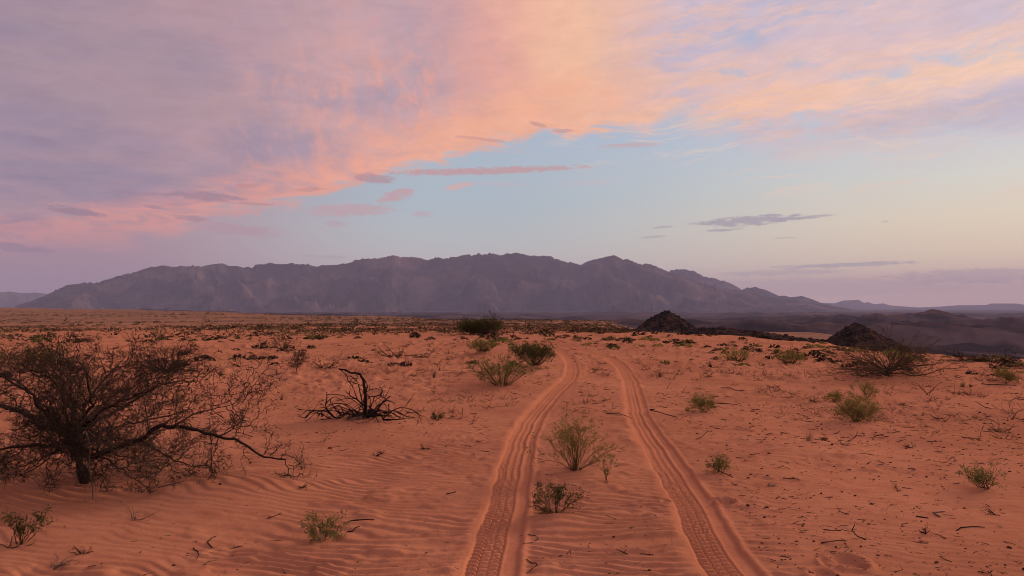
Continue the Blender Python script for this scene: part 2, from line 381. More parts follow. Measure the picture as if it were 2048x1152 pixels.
# ------------------------------------------------------------------ tracks
def catmull(pts, step=.12):
    P = [np.array(p, float) for p in pts]; P = [2 * P[0] - P[1]] + P + [2 * P[-1] - P[-2]]; out = []
    for i in range(1, len(P) - 2):
        n = max(2, int(np.linalg.norm(P[i + 1] - P[i]) / step))
        for k in range(n):
            t = k / n
            out.append(.5 * ((2 * P[i]) + (-P[i - 1] + P[i + 1]) * t + (2 * P[i - 1] - 5 * P[i] + 4 * P[i + 1] - P[i + 2]) * t * t + (-P[i - 1] + 3 * P[i] - 3 * P[i + 1] + P[i + 2]) * t ** 3))
    return np.array(out)
TL = [(978, 1152), (1015, 1000), (1042, 886), (1065, 838), (1104, 792), (1134, 765), (1143, 748), (1142, 728), (1133, 713), (1112, 704), (1085, 697)]
TR = [(1468, 1152), (1378, 1000), (1306, 886), (1277, 835), (1266, 792), (1261, 765), (1254, 750), (1245, 737), (1232, 725), (1212, 715), (1182, 707), (1148, 700), (1112, 695), (1075, 691)]
TF = [(1165, 765), (1180, 748), (1186, 735), (1178, 722), (1160, 711), (1130, 704)]
TG = [(1275, 770), (1278, 745), (1264, 725), (1238, 712), (1200, 703)]
def track(pts, back=None):
    q = [flat(u, v) for u, v in pts]
    if back: q = [back] + q
    return catmull(q)
TRACKS = [(track(TL, (-.35, 1.0)), 1.0), (track(TR, (1.45, 1.0)), 1.0), (track(TF), .45), (track(TG), .35)]
def track_coords(x, y, line):
    best = np.full(x.shape, 1e9); lat = np.full(x.shape, 1e3); arc = np.zeros(x.shape)
    s = 0.0
    for a, b in zip(line[:-1], line[1:]):
        d = b - a; L = math.hypot(*d)
        if L < 1e-6: continue
        t = ((x - a[0]) * d[0] + (y - a[1]) * d[1]) / (L * L); tc = np.clip(t, 0, 1)
        ex = x - a[0] - tc * d[0]; ey = y - a[1] - tc * d[1]; dd = ex * ex + ey * ey
        k = dd < best
        best[k] = dd[k]
        sg = np.where((ex * d[1] - ey * d[0]) >= 0, 1.0, -1.0)      # + is to the right of travel
        lat[k] = (np.sqrt(dd) * sg)[k]; arc[k] = (s + tc * L)[k]
        s += L
    return lat, arc, s

def ground_detail(x, y):
    """fine relief of the sand near the camera: ripples, clods, ruts with tread, dents"""
    n = len(x); z = np.zeros(n); smooth = np.zeros(n)
    r = np.hypot(x, y)
    k = np.where(r < 60)[0]
    xx, yy, rr = x[k], y[k], r[k]
    # ripples
    wx = .75 * (fbm(xx / 1.9, yy / 1.3, 3, 51) - .5) + .20 * (fbm(xx / .50, yy / .35, 2, 57) - .5)
    tilt = .16 + .22 * (fbm(xx / 6, yy / 6, 2, 61) - .5) + .10 * np.tanh(-xx / 2.5)
    ph = (yy + tilt * xx + wx) / .108
    fr = ph - np.floor(ph)
    shape = np.where(fr > .30, (1 - fr) / .70, fr / .30)
    shape = shape * shape * (3 - 2 * shape)
    amp = .0165 * (.25 + .75 * sstep(fbm(xx / 2.6 + 5, yy / 2.6, 3, 71), .26, .50)) * (1 - .6 * sstep(rr, 10, 18))
    rip = amp * (shape - .5)
    # clods and trampled patches farther off
    cl = fbm(xx / .30, yy / .20, 3, 83); pat = sstep(fbm(xx / 3.1, yy / 3.1, 3, 87), .42, .62)
    rough = (.022 + .05 * sstep(rr, 9, 20)) * pat * (sstep(cl, .52, .80)) + .010 * (fbm(xx / .09, yy / .09, 2, 91) - .5) * pat
    big = (.03 + .05 * sstep(rr, 8, 18)) * (fbm(xx / 1.5, yy / .9, 3, 95, .5, True) - .5)
    relief = rip + rough * 1.0 + big
    keep = np.ones(len(k)); add = np.zeros(len(k)); sm = np.zeros(len(k))
    for line, w in TRACKS:
        lo = line.min(0) - .8; hi = line.max(0) + .8
        q = np.where((xx > lo[0]) & (xx < hi[0]) & (yy > lo[1]) & (yy < hi[1]))[0]
        lat, arc, S = track_coords(xx[q], yy[q], line)
        fade = np.ones(len(q))
        fade *= 1 - sstep(arc, S - 3.5, S - .2)
        if w < 1: fade *= sstep(arc, .2, 1.5)
        lat = lat + .03 * (fbm(arc / .5, arc * 0, 2, 101) - .5) + .028 * (fbm(arc / .16, lat / .16, 3, 102) - .5) * sstep(np.abs(lat), .10, .17)
        a = np.abs(lat)
        depth = -.020 * sstep(lat, -.185, -.155) * (1 - sstep(lat, .05, .075)) * w
        shelf = -.013 * sstep(lat, .05, .075) * (1 - sstep(lat, .155, .19)) * w
        bn = .35 + 1.3 * fbm(arc / .45, arc * 0 + 2, 3, 103)
        bermL = .007 * bn * np.exp(-((lat + .225) / .045) ** 2) * w
        bermR = (.011 * np.exp(-((lat - .205) / .026) ** 2) + .006 * np.exp(-((lat - .068) / .012) ** 2)) * w
        # tread: three rows of slanted lugs on the left two thirds of the rut
        l2 = lat + .16
        row = np.floor(l2 / .07); inrow = l2 / .07 - row
        ok = (row >= 0) & (row < 3)
        s2 = arc + np.where(row == 1, .03, 0) + (np.where(row == 0, .5, -.5)) * (inrow - .5) * .05 + .012 * (fbm(arc / .2, lat / .2, 2, 107) - .5)
        fs = s2 / .074 - np.floor(s2 / .074)
        lug = sstep(fs, .05, .25) * (1 - sstep(fs, .50, .70)) * (1 - .5 * (1 - sstep(inrow, .0, .10))) * (1 - .5 * sstep(inrow, .9, 1.0))
        tread = np.where(ok, .032 * (lug - .4), 0) * (.45 + .75 * vnoise(arc / .7, lat / .15, 111)) * w * (1 - sstep(arc, 5.5, 9.5))
        grooves = .005 * np.cos(lat / .012) * sstep(arc, 4, 9) * (1 - sstep(a, .13, .17)) * w
        e = (depth + shelf + bermL + bermR + tread + grooves) * fade
        inf = (1 - sstep(a, .19, .30)) * fade * (1 if w == 1 else .7)
        add[q] += e; keep[q] *= 1 - .93 * inf
        sm[q] = np.maximum(sm[q], (1 - sstep(a, .16, .28)) * fade * w)
    relief = relief * keep + add
    for dx, dy, dr, dd in DENTS:
        d = np.hypot((xx - dx), (yy - dy) * .8) / dr
        f = np.where(d < 1.9, 1, 0)
        relief += f * (-dd * (1 - sstep(d, .35, 1.0)) + .35 * dd * np.exp(-((d - 1.15) / .25) ** 2))
    z[k] = relief; smooth[k] = sm
    return z, smooth

for u, v, rr, dd in ((1450, 1006, .085, .03), (1428, 1002, .05, .02), (1690, 1124, .12, .035), (1655, 1128, .07, .025), (1712, 1133, .07, .025), (1640, 1150, .09, .02), (1330, 1003, .05, .015)):
    DENTS.append((*flat(u, v), rr, dd))

# mounds and hollows that read in the photograph
for u, v, w, h in ((470, 985, .9, .14), (860, 905, .9, -.05), (640, 880, .9, -.05), (175, 960, 1.3, .10), (1005, 775, .9, .12), (1080, 745, .8, .14), (715, 850, .8, .08), (1120, 1045, .28, .05), (1150, 955, .45, .05),
                   (1770, 755, 1.3, .10), (1712, 850, .55, .06), (1640, 900, .7, .06), (1500, 905, .8, .04), (1300, 1060, .5, .03), (1700, 930, .9, -.06), (1850, 870, .6, .06), (960, 712, .9, .12), (330, 760, 1.4, .15), (560, 712, .9, .12)):
    MOUNDS.append((*flat(u, v), w, h))

def H(x, y):
    x = np.atleast_1d(np.asarray(x, float)); y = np.atleast_1d(np.asarray(y, float))
    return H0(x, y) + mounds(x, y)
def HD(x, y):
    x = np.atleast_1d(np.asarray(x, float)); y = np.atleast_1d(np.asarray(y, float))
    return H0(x, y) + mounds(x, y) + ground_detail(x, y)[0]

def build_ground():
    dep = []
    r = [.4, 1.0, 1.7, 2.4, 3.0]
    a = math.degrees(math.atan(CAMZ / 3.4))
    while a > 8.3: r.append(CAMZ / math.tan(R(a))); a -= (.052 if a > 16 else .040)
    while a > 2.4: r.append(CAMZ / math.tan(R(a))); a -= .042
    n = 46; r0 = r[-1]; r += list(np.exp(np.linspace(math.log(r0), math.log(300), n + 1))[1:])
    n = 170; r += list(np.exp(np.linspace(math.log(300), math.log(30000), n + 1))[1:])
    r = np.array(r)
    azf = np.arange(-43, 43.001, .09)
    left = np.linspace(-180, -43, 60)[:-1]; right = np.linspace(43, 180, 60)[1:]
    az = np.concatenate([left, azf, right])
    A, Rr = np.meshgrid(np.radians(az), r)
    X = (np.sin(A) * Rr).ravel(); Y = (np.cos(A) * Rr).ravel()
    Z = H0(X, Y) + mounds(X, Y); D, S = ground_detail(X, Y); Z += D
    nr, nc = len(r), len(az)
    i = np.arange(nr - 1)[:, None] * nc + np.arange(nc - 1)[None, :]
    f = np.stack([i, i + 1, i + nc + 1, i + nc], -1).reshape(-1, 4)[:, ::-1]
    me = mesh_np('ground', np.stack([X, Y, Z], 1), f, True)
    azd = np.degrees(A).ravel(); rr = Rr.ravel()
    base = base_table(rr, azd)
    nz = (fbm(X / 90, Y / 90, 4, 131) - .5)
    rock = sstep(-base + nz * 10, 6.5, 15) * (1 - sstep(azd, 8, 12)) + sstep(azd, 8, 12) * sstep(rr + nz * 160, 420, 520)
    pocket = sstep(azd, 25.2, 27) * sstep(rr + nz * 80, 90, 170); rock = np.maximum(rock, pocket)
    ridge = sstep(azd, 7, 9) * (1 - sstep(azd, 23, 25)) * sstep(rr, 150, 190) * (1 - sstep(rr, 240, 275)); rock = np.maximum(rock, ridge * .8)
    scrub = np.clip(.95 * sstep(rr, 48, 220) * (.45 + 1.1 * fbm(X / 80, Y / 45, 4, 141)), 0, .9)
    rock = np.clip(rock, 0, 1)
    for nm, arr in (('rock', rock), ('smooth', S), ('scrub', scrub)):
        at = me.attributes.new(nm, 'FLOAT', 'POINT'); at.data.foreach_set('value', arr.astype(np.float32))
    tag(obj('ground', me, M['sand']), 'rippled red desert sand running out to the mountains', None, None, 'structure')
build_ground()

# ------------------------------------------------------------------ mountains
MAIN = [(30, 612), (60, 603), (89, 592), (113, 580), (137, 569), (164, 567), (195, 565), (219, 557), (246, 549.5), (260, 548), (273, 543), (290, 537), (308, 533.5), (325, 530), (342, 532.5), (362, 532), (393, 534), (410, 534.5), (430, 533), (455, 531), (478, 533), (504, 534), (513, 529), (543, 526), (567, 528), (588, 527), (615, 529), (637, 533), (643, 530), (677, 530), (700, 525), (717, 520), (734, 517), (758, 517), (779, 513), (789.5, 511), (802.5, 516), (823, 514), (854, 520), (869, 516), (905, 516), (926, 510.6), (946, 509), (973, 509), (978.5, 505.5), (987, 509), (1008, 510), (1014, 507), (1035, 506), (1062, 512), (1100, 513), (1110, 519), (1144, 526.6), (1160, 530.4), (1178.5, 521.5), (1206, 516), (1219.5, 511), (1228, 510), (1247, 519), (1260, 521.5), (1284, 530), (1291, 528), (1312, 532.5), (1325, 538), (1345, 546), (1380, 557), (1400, 565), (1430, 571), (1470, 580), (1520, 590), (1560, 597), (1643, 609), (1720, 622)]
def massif(name, prof, r_base, r_crest, r_back, label, mat, seed, rough=1.0, du=1.25, rows=72, zb=-95):
    us = np.arange(prof[0][0], prof[-1][0] + .1, du); vs = np.interp(us, [p[0] for p in prof], [p[1] for p in prof])
    jag = ((fbm(us / 11, us * 0, 3, seed + 5) - .5) * 4.6 + (fbm(us / 4.6, us * 0, 2, seed + 6, .5, True) - .5) * 5.0 * sstep(fbm(us / 40, us * 0, 2, seed + 7), .40, .62)) * rough * sstep(612 - vs, 4, 40)
    ang0 = np.array([sky_dir(u, v) for u, v in zip(us, np.convolve(np.pad(vs, 12, 'edge'), np.ones(25) / 25, 'valid'))]); T0 = np.tan(np.radians(ang0[:, 1]))
    vs = vs - jag
    ang = np.array([sky_dir(u, v) for u, v in zip(us, vs)]); A = np.radians(ang[:, 0]); T = np.tan(np.radians(ang[:, 1]))
    ts = np.concatenate([np.linspace(0, 1, rows) ** 1.05, np.linspace(1.12, 2, 8)])
    V = []
    for t in ts:
        wig = 1 + .05 * (fbm(us / 60, us * 0 + 3, 3, seed + 9) - .5)
        rc = r_crest * wig
        rr = (r_base + (rc - r_base) * t) if t <= 1 else (rc + (r_back - rc) * (t - 1))
        tk = sstep(np.full_like(us, t), .80, 1.0) if t <= 1 else 1.0
        zc = CAMZ + (T0 * (1 - tk) + T * tk) * rc
        X = np.sin(A) * rr; Y = np.cos(A) * rr
        hc = zc - zb
        if t <= 1:
            wx = X + 1300 * fbm(X / 1900, Y / 1900, 3, seed + 1) + .55 * Y; spur = fbm(wx / 1050, (Y - .3 * X) / 1250, 5, seed + 2, .55, True)
            lump = fbm(X / 1400, Y / 1400, 4, seed + 3)
            env = (4 * t * (1 - t)) ** .8
            shape = t ** .95 * .72 + sstep(np.full_like(us, t), .30, 1.0) * .28
            rel = np.clip((.80 - spur) / .55, 0, 1); rel2 = fbm(wx / 330, Y / 420, 4, seed + 8, .55, True)
            z = zb + hc * shape - env * hc * (.78 * rel * (.5 + 1.0 * lump) + .30 * (1 - rel2) - .06)
            foot = fbm(X / 380, Y / 380, 4, seed + 4, .5, True)
            z = z + rough * 60 * (1 - sstep(np.full_like(us, t), .05, .5)) * sstep(np.full_like(us, t), 0, .08) * (foot - .45) * np.clip(hc / 400, 0, 1)
            lim = CAMZ + rr * (np.minimum(T, T0 * .5 + T * .5) - .0007) if t < .985 else zc
            z = np.minimum(z, lim)
        else:
            z = zb + hc * (1 - (t - 1)) ** 1.4
        V.append(np.stack([X, Y, z], 1))
    V = np.array(V); nr, nc = V.shape[:2]
    i = np.arange(nr - 1)[:, None] * nc + np.arange(nc - 1)[None, :]
    f = np.stack([i, i + 1, i + nc + 1, i + nc], -1).reshape(-1, 4)[:, ::-1]
    me = mesh_np(name, V.reshape(-1, 3), f, False)
    return tag(obj(name, me, mat), label, None, None, 'structure')
massif('mountain', MAIN, 8800, 12500, 15000, 'broad purple brown massif across the middle distance', M['mountain'], 200)
massif('mountain_shoulder', [(380, 560), (400, 534), (412, 530.5), (444, 526.5), (455, 531), (480, 545)], 13500, 14200, 15500, 'small summit behind the left half of the massif', M['mountain'], 240, .5, rows=24)
massif('mountain_shoulder', [(1300, 575), (1342, 541.5), (1370, 538.6), (1384, 541), (1411, 554), (1449, 562), (1469, 571), (1483, 579), (1520, 600)], 14500, 16500, 18500, 'rounded ridge behind the right flank of the massif', M['mountain'], 260, .7, rows=30)
massif('mountain_shoulder', [(1440, 600), (1483, 579.5), (1493, 577), (1512, 573.5), (1534, 581), (1558, 592), (1568, 591), (1582, 594.6), (1604, 592), (1623, 598), (1643, 606), (1700, 617)], 13000, 15000, 17000, 'low peaks trailing off right of the massif', M['mountain'], 280, .7, rows=30)
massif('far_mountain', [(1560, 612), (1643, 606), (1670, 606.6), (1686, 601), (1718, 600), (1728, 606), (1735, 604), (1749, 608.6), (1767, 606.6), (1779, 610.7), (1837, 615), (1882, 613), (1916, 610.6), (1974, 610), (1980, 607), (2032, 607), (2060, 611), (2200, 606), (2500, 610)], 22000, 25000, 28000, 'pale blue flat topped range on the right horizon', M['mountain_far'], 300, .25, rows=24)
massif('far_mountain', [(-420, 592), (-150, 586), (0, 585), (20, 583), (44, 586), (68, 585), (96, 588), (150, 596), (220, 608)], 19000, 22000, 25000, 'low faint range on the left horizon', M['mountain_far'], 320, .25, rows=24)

# ------------------------------------------------------------------ rocks and dark hills
def ico():
    p = (1 + 5 ** .5) / 2
    v = np.array([(-1, p, 0), (1, p, 0), (-1, -p, 0), (1, -p, 0), (0, -1, p), (0, 1, p), (0, -1, -p), (0, 1, -p), (p, 0, -1), (p, 0, 1), (-p, 0, -1), (-p, 0, 1)], float) / math.hypot(1, p)
    f = np.array([(0, 11, 5), (0, 5, 1), (0, 1, 7), (0, 7, 10), (0, 10, 11), (1, 5, 9), (5, 11, 4), (11, 10, 2), (10, 7, 6), (7, 1, 8), (3, 9, 4), (3, 4, 2), (3, 2, 6), (3, 6, 8), (3, 8, 9), (4, 9, 5), (2, 4, 11), (6, 2, 10), (8, 6, 7), (9, 8, 1)])
    return v, f
def rocks_mesh(name, pos, size, rng, flatness=.7):
    v, f = ico(); n = len(pos)
    a = rng.uniform(0, 6.283, n); ca, sa = np.cos(a), np.sin(a)
    jit = rng.uniform(.65, 1.3, (n, 12, 1)); W = v[None] * jit * (rng.uniform(.6, 1.4, (n, 1, 3)) * np.array([1, 1, flatness])) * size[:, None, None]
    X = W[..., 0] * ca[:, None] - W[..., 1] * sa[:, None]; Y = W[..., 0] * sa[:, None] + W[..., 1] * ca[:, None]
    W = np.stack([X, Y, W[..., 2]], -1) + pos[:, None, :]
    return mesh_np(name, W.reshape(-1, 3), (f[None] + np.arange(n)[:, None, None] * 12).reshape(-1, 3))
def dark_hill(name, prof, y0, depth, label, seed, cone=False, nrock=1100, nx=150, ny=50):
    us = [p[0] for p in prof]; vs = [p[1] for p in prof]
    px = (np.array(us) - 1024) / F * y0; pz = CAMZ - (np.array(vs) - 612) / F * y0
    x = np.linspace(px[0], px[-1], nx); y = np.linspace(y0 - depth, y0 + depth, ny)
    X, Y = np.meshgrid(x, y); X = X.ravel(); Y = Y.ravel()
    def hz(X, Y):
        g = H0(X, Y) - .8
        if cone:
            k = int(np.argmax(pz)); xc = px[k]; half = (px[-1] - px[0]) / 2
            rad = np.sqrt((X - xc) ** 2 + ((Y - y0) * half / depth) ** 2); side = np.clip((X - xc) / np.maximum(rad, .01) * .5 + .5, 0, 1)
            zl = np.interp(xc - rad, px, pz, left=pz.min() - 3); zr = np.interp(xc + rad, px, pz, left=0, right=pz.min() - 3)
            top = zl * (1 - side) + zr * side
            z = np.maximum(top, g - .5)
        else:
            top = np.interp(X, px, pz); w = np.exp(-((Y - y0) / (depth * .5)) ** 2 * 1.3)
            z = g + np.maximum(top - g, 0) * w
        lump = (fbm(X / 2.6, Y / 2.6, 4, seed, .6) - .5)
        return z + lump * np.clip((z - g) * .25, 0, .4)
    Z = hz(X, Y)
    i = np.arange(ny - 1)[:, None] * nx + np.arange(nx - 1)[None, :]
    f = np.stack([i, i + 1, i + nx + 1, i + nx], -1).reshape(-1, 4)
    o = obj(name, mesh_np(name, np.stack([X, Y, Z], 1), f), M['rock_near'])
    tag(o, label, None, None, 'structure')
    rng = np.random.default_rng(seed)
    rx = rng.uniform(px[0], px[-1], nrock * 2); ry = rng.uniform(y0 - depth, y0 + depth * .3, nrock * 2)
    rz = hz(rx, ry); k = np.where(rz - H0(rx, ry) > .25)[0][:nrock]
    sz = rng.lognormal(-1.6, .5, len(k)).clip(.1, .6)
    b = obj('boulders', rocks_mesh('boulders', np.stack([rx[k], ry[k], rz[k] + sz * .1], 1), sz, rng), M['rock_near'], o)
    b['kind'] = 'stuff'
    return o
dark_hill('rocky_ridge', [(1195, 678), (1215, 668), (1245, 661), (1290, 658), (1340, 657), (1400, 656), (1450, 657), (1500, 661), (1540, 667), (1580, 674), (1620, 678), (1660, 682), (1720, 688), (1760, 692)], 200, 26, 'long low ridge of black boulders behind the sandy crest', 401, False, 2600, 240, 50)
dark_hill('rocky_hill', [(1268, 664), (1281, 653), (1296, 642), (1312, 631), (1325, 624.5), (1333, 622), (1340, 624), (1352, 632), (1366, 641), (1380, 650), (1396, 662)], 222, 12, 'dark stony cone rising from the long black ridge', 411, True, 900, 90, 50)
dark_hill('rocky_hill', [(1640, 694), (1662, 681), (1680, 667), (1696, 655), (1709, 645.5), (1717, 647), (1735, 659), (1755, 672), (1785, 687), (1800, 694)], 188, 14, 'black pyramid shaped hill above the thorn bush on the right', 421, True, 1000, 90, 50)

# ------------------------------------------------------------------ plant building blocks
class Wood:
    def __init__(s): s.a = []; s.b = []; s.ra = []; s.rb = []
    def seg(s, p, q, r0, r1): s.a.append(p); s.b.append(q); s.ra.append(r0); s.rb.append(r1)
    def mesh(s, name, k=3):
        a = np.array(s.a); b = np.array(s.b); ra = np.array(s.ra); rb = np.array(s.rb)
        d = b - a; L = np.linalg.norm(d, axis=1, keepdims=True); d = d / np.maximum(L, 1e-6)
        b = b + d * (rb[:, None] * .5)
        up = np.where(np.abs(d[:, 2:3]) < .9, np.array([[0, 0, 1.]]), np.array([[1., 0, 0]]))
        s1 = np.cross(d, up); s1 /= np.linalg.norm(s1, axis=1, keepdims=True); s2 = np.cross(d, s1)
        V = []
        for P, rr in ((a, ra), (b, rb)):
            for j in range(k):
                t = 2 * math.pi * j / k; V.append(P + (s1 * math.cos(t) + s2 * math.sin(t)) * rr[:, None])
        V = np.stack(V, 1); n = len(a); fs = []
        for j in range(k): fs.append([j, (j + 1) % k, k + (j + 1) % k, k + j])
        f = (np.array(fs)[None] + np.arange(n)[:, None, None] * 2 * k).reshape(-1, 4)
        return mesh_np(name, V.reshape(-1, 3), f, k > 3)
def tube_mesh(name, pts, rad, k=8, rng=None):
    pts = np.array(pts, float); n = len(pts); V = []
    for i in range(n):
        d = pts[min(i + 1, n - 1)] - pts[max(i - 1, 0)]; d /= np.linalg.norm(d)
        up = np.array([0, 0, 1.]) if abs(d[2]) < .9 else np.array([0, 1., 0])
        s1 = np.cross(d, up); s1 /= np.linalg.norm(s1); s2 = np.cross(d, s1)
        for j in range(k):
            t = 2 * math.pi * j / k; w = rad[i] * (1 + (rng.uniform(-.16, .16) if rng is not None else 0))
            V.append(pts[i] + (s1 * math.cos(t) + s2 * math.sin(t)) * w)
    f = [[i * k + j, i * k + (j + 1) % k, (i + 1) * k + (j + 1) % k, (i + 1) * k + j] for i in range(n - 1) for j in range(k)]
    return mesh_np(name, np.array(V), f, True)
def unit(v): return v / (np.linalg.norm(v) + 1e-9)
def rnd(rng): return unit(rng.normal(size=3))
def grow(w, rng, p, d, L, r, lvl, o, tips=None):
    """o: seg, wig, up, kids, ang, ratio, thorn, maxlvl, floor"""
    n = max(3, int(L / o['seg'])); st = L / n; p = np.array(p, float); d = unit(np.array(d, float))
    pts = [p.copy()]; zv = unit(np.cross(d, rnd(rng))) * o.get('zig', 0)
    for i in range(n):
        d = unit(d + rnd(rng) * o['wig'] + np.array([0, 0, o['up']]))
        q = p + unit(d + zv * (1 if i % 2 else -1)) * st
        if q[2] < o.get('floor', .01): q[2] = o.get('floor', .01) + .01 * rng.random(); d[2] = abs(d[2]) * .5
        r0 = r * (1 - .75 * i / n); r1 = r * (1 - .75 * (i + 1) / n)
        w.seg(p, q, r0, r1); p = q; pts.append(p.copy())
        if o['thorn'] and rng.random() < o['thorn'] and lvl >= 1:
            t = unit(np.cross(d, rnd(rng))) * rng.uniform(.012, .035) * o.get('tl', 1); w.seg(p, p + t, min(r1, .0030), .0012)
        if tips is not None and lvl >= o['leaf_lvl'] and i > 0: tips.append((p.copy(), d.copy()))
        if lvl < o['maxlvl'] and i >= o.get('bare', 1) and rng.random() < o['kids']:
            sd = unit(np.cross(d, rnd(rng))); a = o['ang'] * rng.uniform(.6, 1.25)
            cd = d * math.cos(a) + sd * math.sin(a)
            grow(w, rng, p, cd, L * o['ratio'] * rng.uniform(.55, 1.15) * (1 - .35 * i / n), max(r1 * .62, o.get('rmin', .0018)), lvl + 1, o, tips)
    return pts
def leaf_mesh(name, tips, rng, per=3, size=.010, spread=.012, narrow=.45):
    T = np.array([t[0] for t in tips]); D = np.array([t[1] for t in tips])
    T = np.repeat(T, per, 0); D = np.repeat(D, per, 0); n = len(T)
    P = T + rng.normal(size=(n, 3)) * spread
    ax = D * .6 + rng.normal(size=(n, 3)) * .8 + np.array([0, 0, .3]); ax /= np.linalg.norm(ax, axis=1, keepdims=True)
    sd = np.cross(ax, rng.normal(size=(n, 3))); sd /= np.linalg.norm(sd, axis=1, keepdims=True)
    s = size * rng.uniform(.6, 1.35, (n, 1))
    V = np.stack([P, P + ax * s * .5 + sd * s * narrow * .5, P + ax * s, P + ax * s * .5 - sd * s * narrow * .5], 1)
    return mesh_np(name, V.reshape(-1, 3), np.arange(n * 4).reshape(-1, 4))
def gz(x, y): return float(HD([x], [y])[0])
def place(u, v):
    x, y = ray_ground(u, v); return x, y, gz(x, y)

# ------------------------------------------------------------------ the big thorn tree on the left
def thorn_tree_big():
    rng = np.random.default_rng(7)
    x, y = flat(176, 985); z = gz(x, y) - .04; root = empty('thorn_tree', (x, y, z))
    root.scale = (1, 1, .93)
    tag(root, 'large leafless thorn tree with thick dark trunk and a long low branch, left foreground', 'tree')
    S = y / F                      # metres per pixel at the tree
    def pt(u, v, dy=0.0):          # a point of the tree read off the photograph at its own distance
        k = (y + dy) / F; return np.array([(u - 1024) * k - x, dy, CAMZ - (v - 612) * k - z])
    obj('trunk', tube_mesh('trunk', [pt(182, 992), pt(178, 965), pt(168, 935), pt(158, 905, .03), pt(150, 880, .05), pt(148, 860, .06), pt(150, 835, .06)], [.072, .055, .050, .053, .064, .062, .042], 10, rng), M['bark_dark'], root)
    limbs = [
        [pt(155, 895), pt(195, 905, -.05), pt(240, 885, -.10), pt(285, 872, -.12), pt(320, 842, -.1), pt(345, 842, -.08), pt(400, 852, -.05), pt(440, 865, 0), pt(475, 872, .03), pt(505, 890, .05), pt(530, 908, .08), pt(560, 913, .1), pt(590, 916, .12)],
        [pt(150, 870), pt(165, 830, -.1), pt(185, 800, -.2), pt(182, 760, -.25), pt(170, 720, -.3), pt(160, 705, -.3), pt(155, 692, -.3)],
        [pt(150, 870), pt(120, 850, .1), pt(85, 838, .15), pt(50, 815, .2), pt(10, 800, .3), pt(-40, 790, .4), pt(-120, 770, .5)],
        [pt(150, 855), pt(150, 815, .2), pt(135, 775, .4), pt(100, 740, .6), pt(60, 722, .8), pt(30, 705, .9)],
        [pt(155, 860), pt(200, 830, .2), pt(255, 800, .45), pt(300, 770, .6), pt(350, 750, .8), pt(395, 752, .9)],
        [pt(150, 880), pt(110, 885, -.2), pt(60, 880, -.4), pt(10, 890, -.5), pt(-60, 885, -.6)],
        [pt(155, 865), pt(200, 815, -.25), pt(250, 785, -.45), pt(300, 765, -.5), pt(340, 740, -.5)],
        [pt(150, 870), pt(100, 820, -.3), pt(60, 770, -.5), pt(20, 740, -.6), pt(-30, 710, -.7)],
        [pt(160, 870), pt(215, 850, .4), pt(280, 835, .8), pt(350, 820, 1.0), pt(400, 805, 1.1)],
        [pt(150, 860), pt(175, 800, .3), pt(215, 740, .5), pt(250, 715, .6), pt(290, 712, .7)]]
    limbs += [
        [pt(150, 865), pt(190, 815, .5), pt(240, 775, .8), pt(310, 745, 1.0), pt(370, 735, 1.1)], [pt(150, 865), pt(130, 800, .1), pt(120, 745, .2), pt(105, 715, .2), pt(110, 692, .25)],
        [pt(160, 880), pt(230, 870, .2), pt(300, 880, .4), pt(360, 905, .5)], [pt(150, 870), pt(90, 800, .5), pt(40, 750, .7), pt(-20, 730, .8)], [pt(345, 842, -.08), pt(400, 815, .1), pt(450, 800, .2), pt(500, 790, .3)], [pt(440, 865), pt(480, 845, .1), pt(520, 850, .15)],
        [pt(285, 872, -.12), pt(330, 900, -.2), pt(390, 925, -.2), pt(440, 922, -.2)],
        [pt(152, 880), pt(120, 895, -.3), pt(80, 925, -.5), pt(40, 950, -.55)], [pt(155, 885), pt(205, 905, -.3), pt(250, 935, -.45), pt(290, 965, -.5)], [pt(152, 875), pt(130, 870, -.4), pt(100, 900, -.7), pt(85, 940, -.8)],
        [pt(150, 875), pt(100, 905, .3), pt(50, 930, .5), pt(-10, 940, .6)], [pt(155, 880), pt(215, 900, .3), pt(275, 915, .5), pt(330, 930, .6)], [pt(152, 870), pt(170, 850, -.4), pt(200, 860, -.6), pt(230, 890, -.75)]]
    r0 = [.036, .026, .036, .026, .024, .028, .022, .026, .020, .020, .018, .018, .016, .02, .010, .008, .011, .016, .014, .014, .016, .014, .014]
    o = dict(seg=.05, wig=.10, up=.006, zig=.42, kids=.76, ang=1.1, ratio=.50, thorn=.75, tl=2.2, maxlvl=2, leaf_lvl=9, bare=0, rmin=.0033, floor=.05)
    for li, (L, r) in enumerate(zip(limbs, r0)):
        P = catmull([tuple(p) for p in L], .05); n = len(P)
        P = P + rng.normal(size=P.shape) * .009
        rad = r * (1 - .80 * np.linspace(0, 1, n) ** .8)
        br = obj('branch', tube_mesh('branch', P, rad, 7, rng), M['bark_dark'], root); tw = Wood()
        i = int(n * .14)
        while i < n:
            d = unit(P[min(i + 1, n - 1)] - P[i - 1]); sd = unit(np.cross(d, rnd(rng)) + np.array([0, 0, .25 if li != 0 else .35]))
            grow(tw, rng, P[i], unit(d * .5 + sd), rng.uniform(.24, .64) * (1.0 if li != 0 else .90), max(rad[i] * .42, .0052), 0, o)
            i += rng.integers(1, 3) if li != 0 else rng.integers(1, 4)
        t = obj('twigs', tw.mesh('twigs', 3), M['twig_brown'], br); t['kind'] = 'stuff'
    # dead skirt of thin grey twigs under the right side, and the pale stalks that hang at the front
    sk = Wood(); o2 = dict(seg=.05, wig=.30, up=-.01, zig=.1, kids=.40, ang=.9, ratio=.6, thorn=.3, maxlvl=2, leaf_lvl=9, bare=0, rmin=.0018, floor=.01)
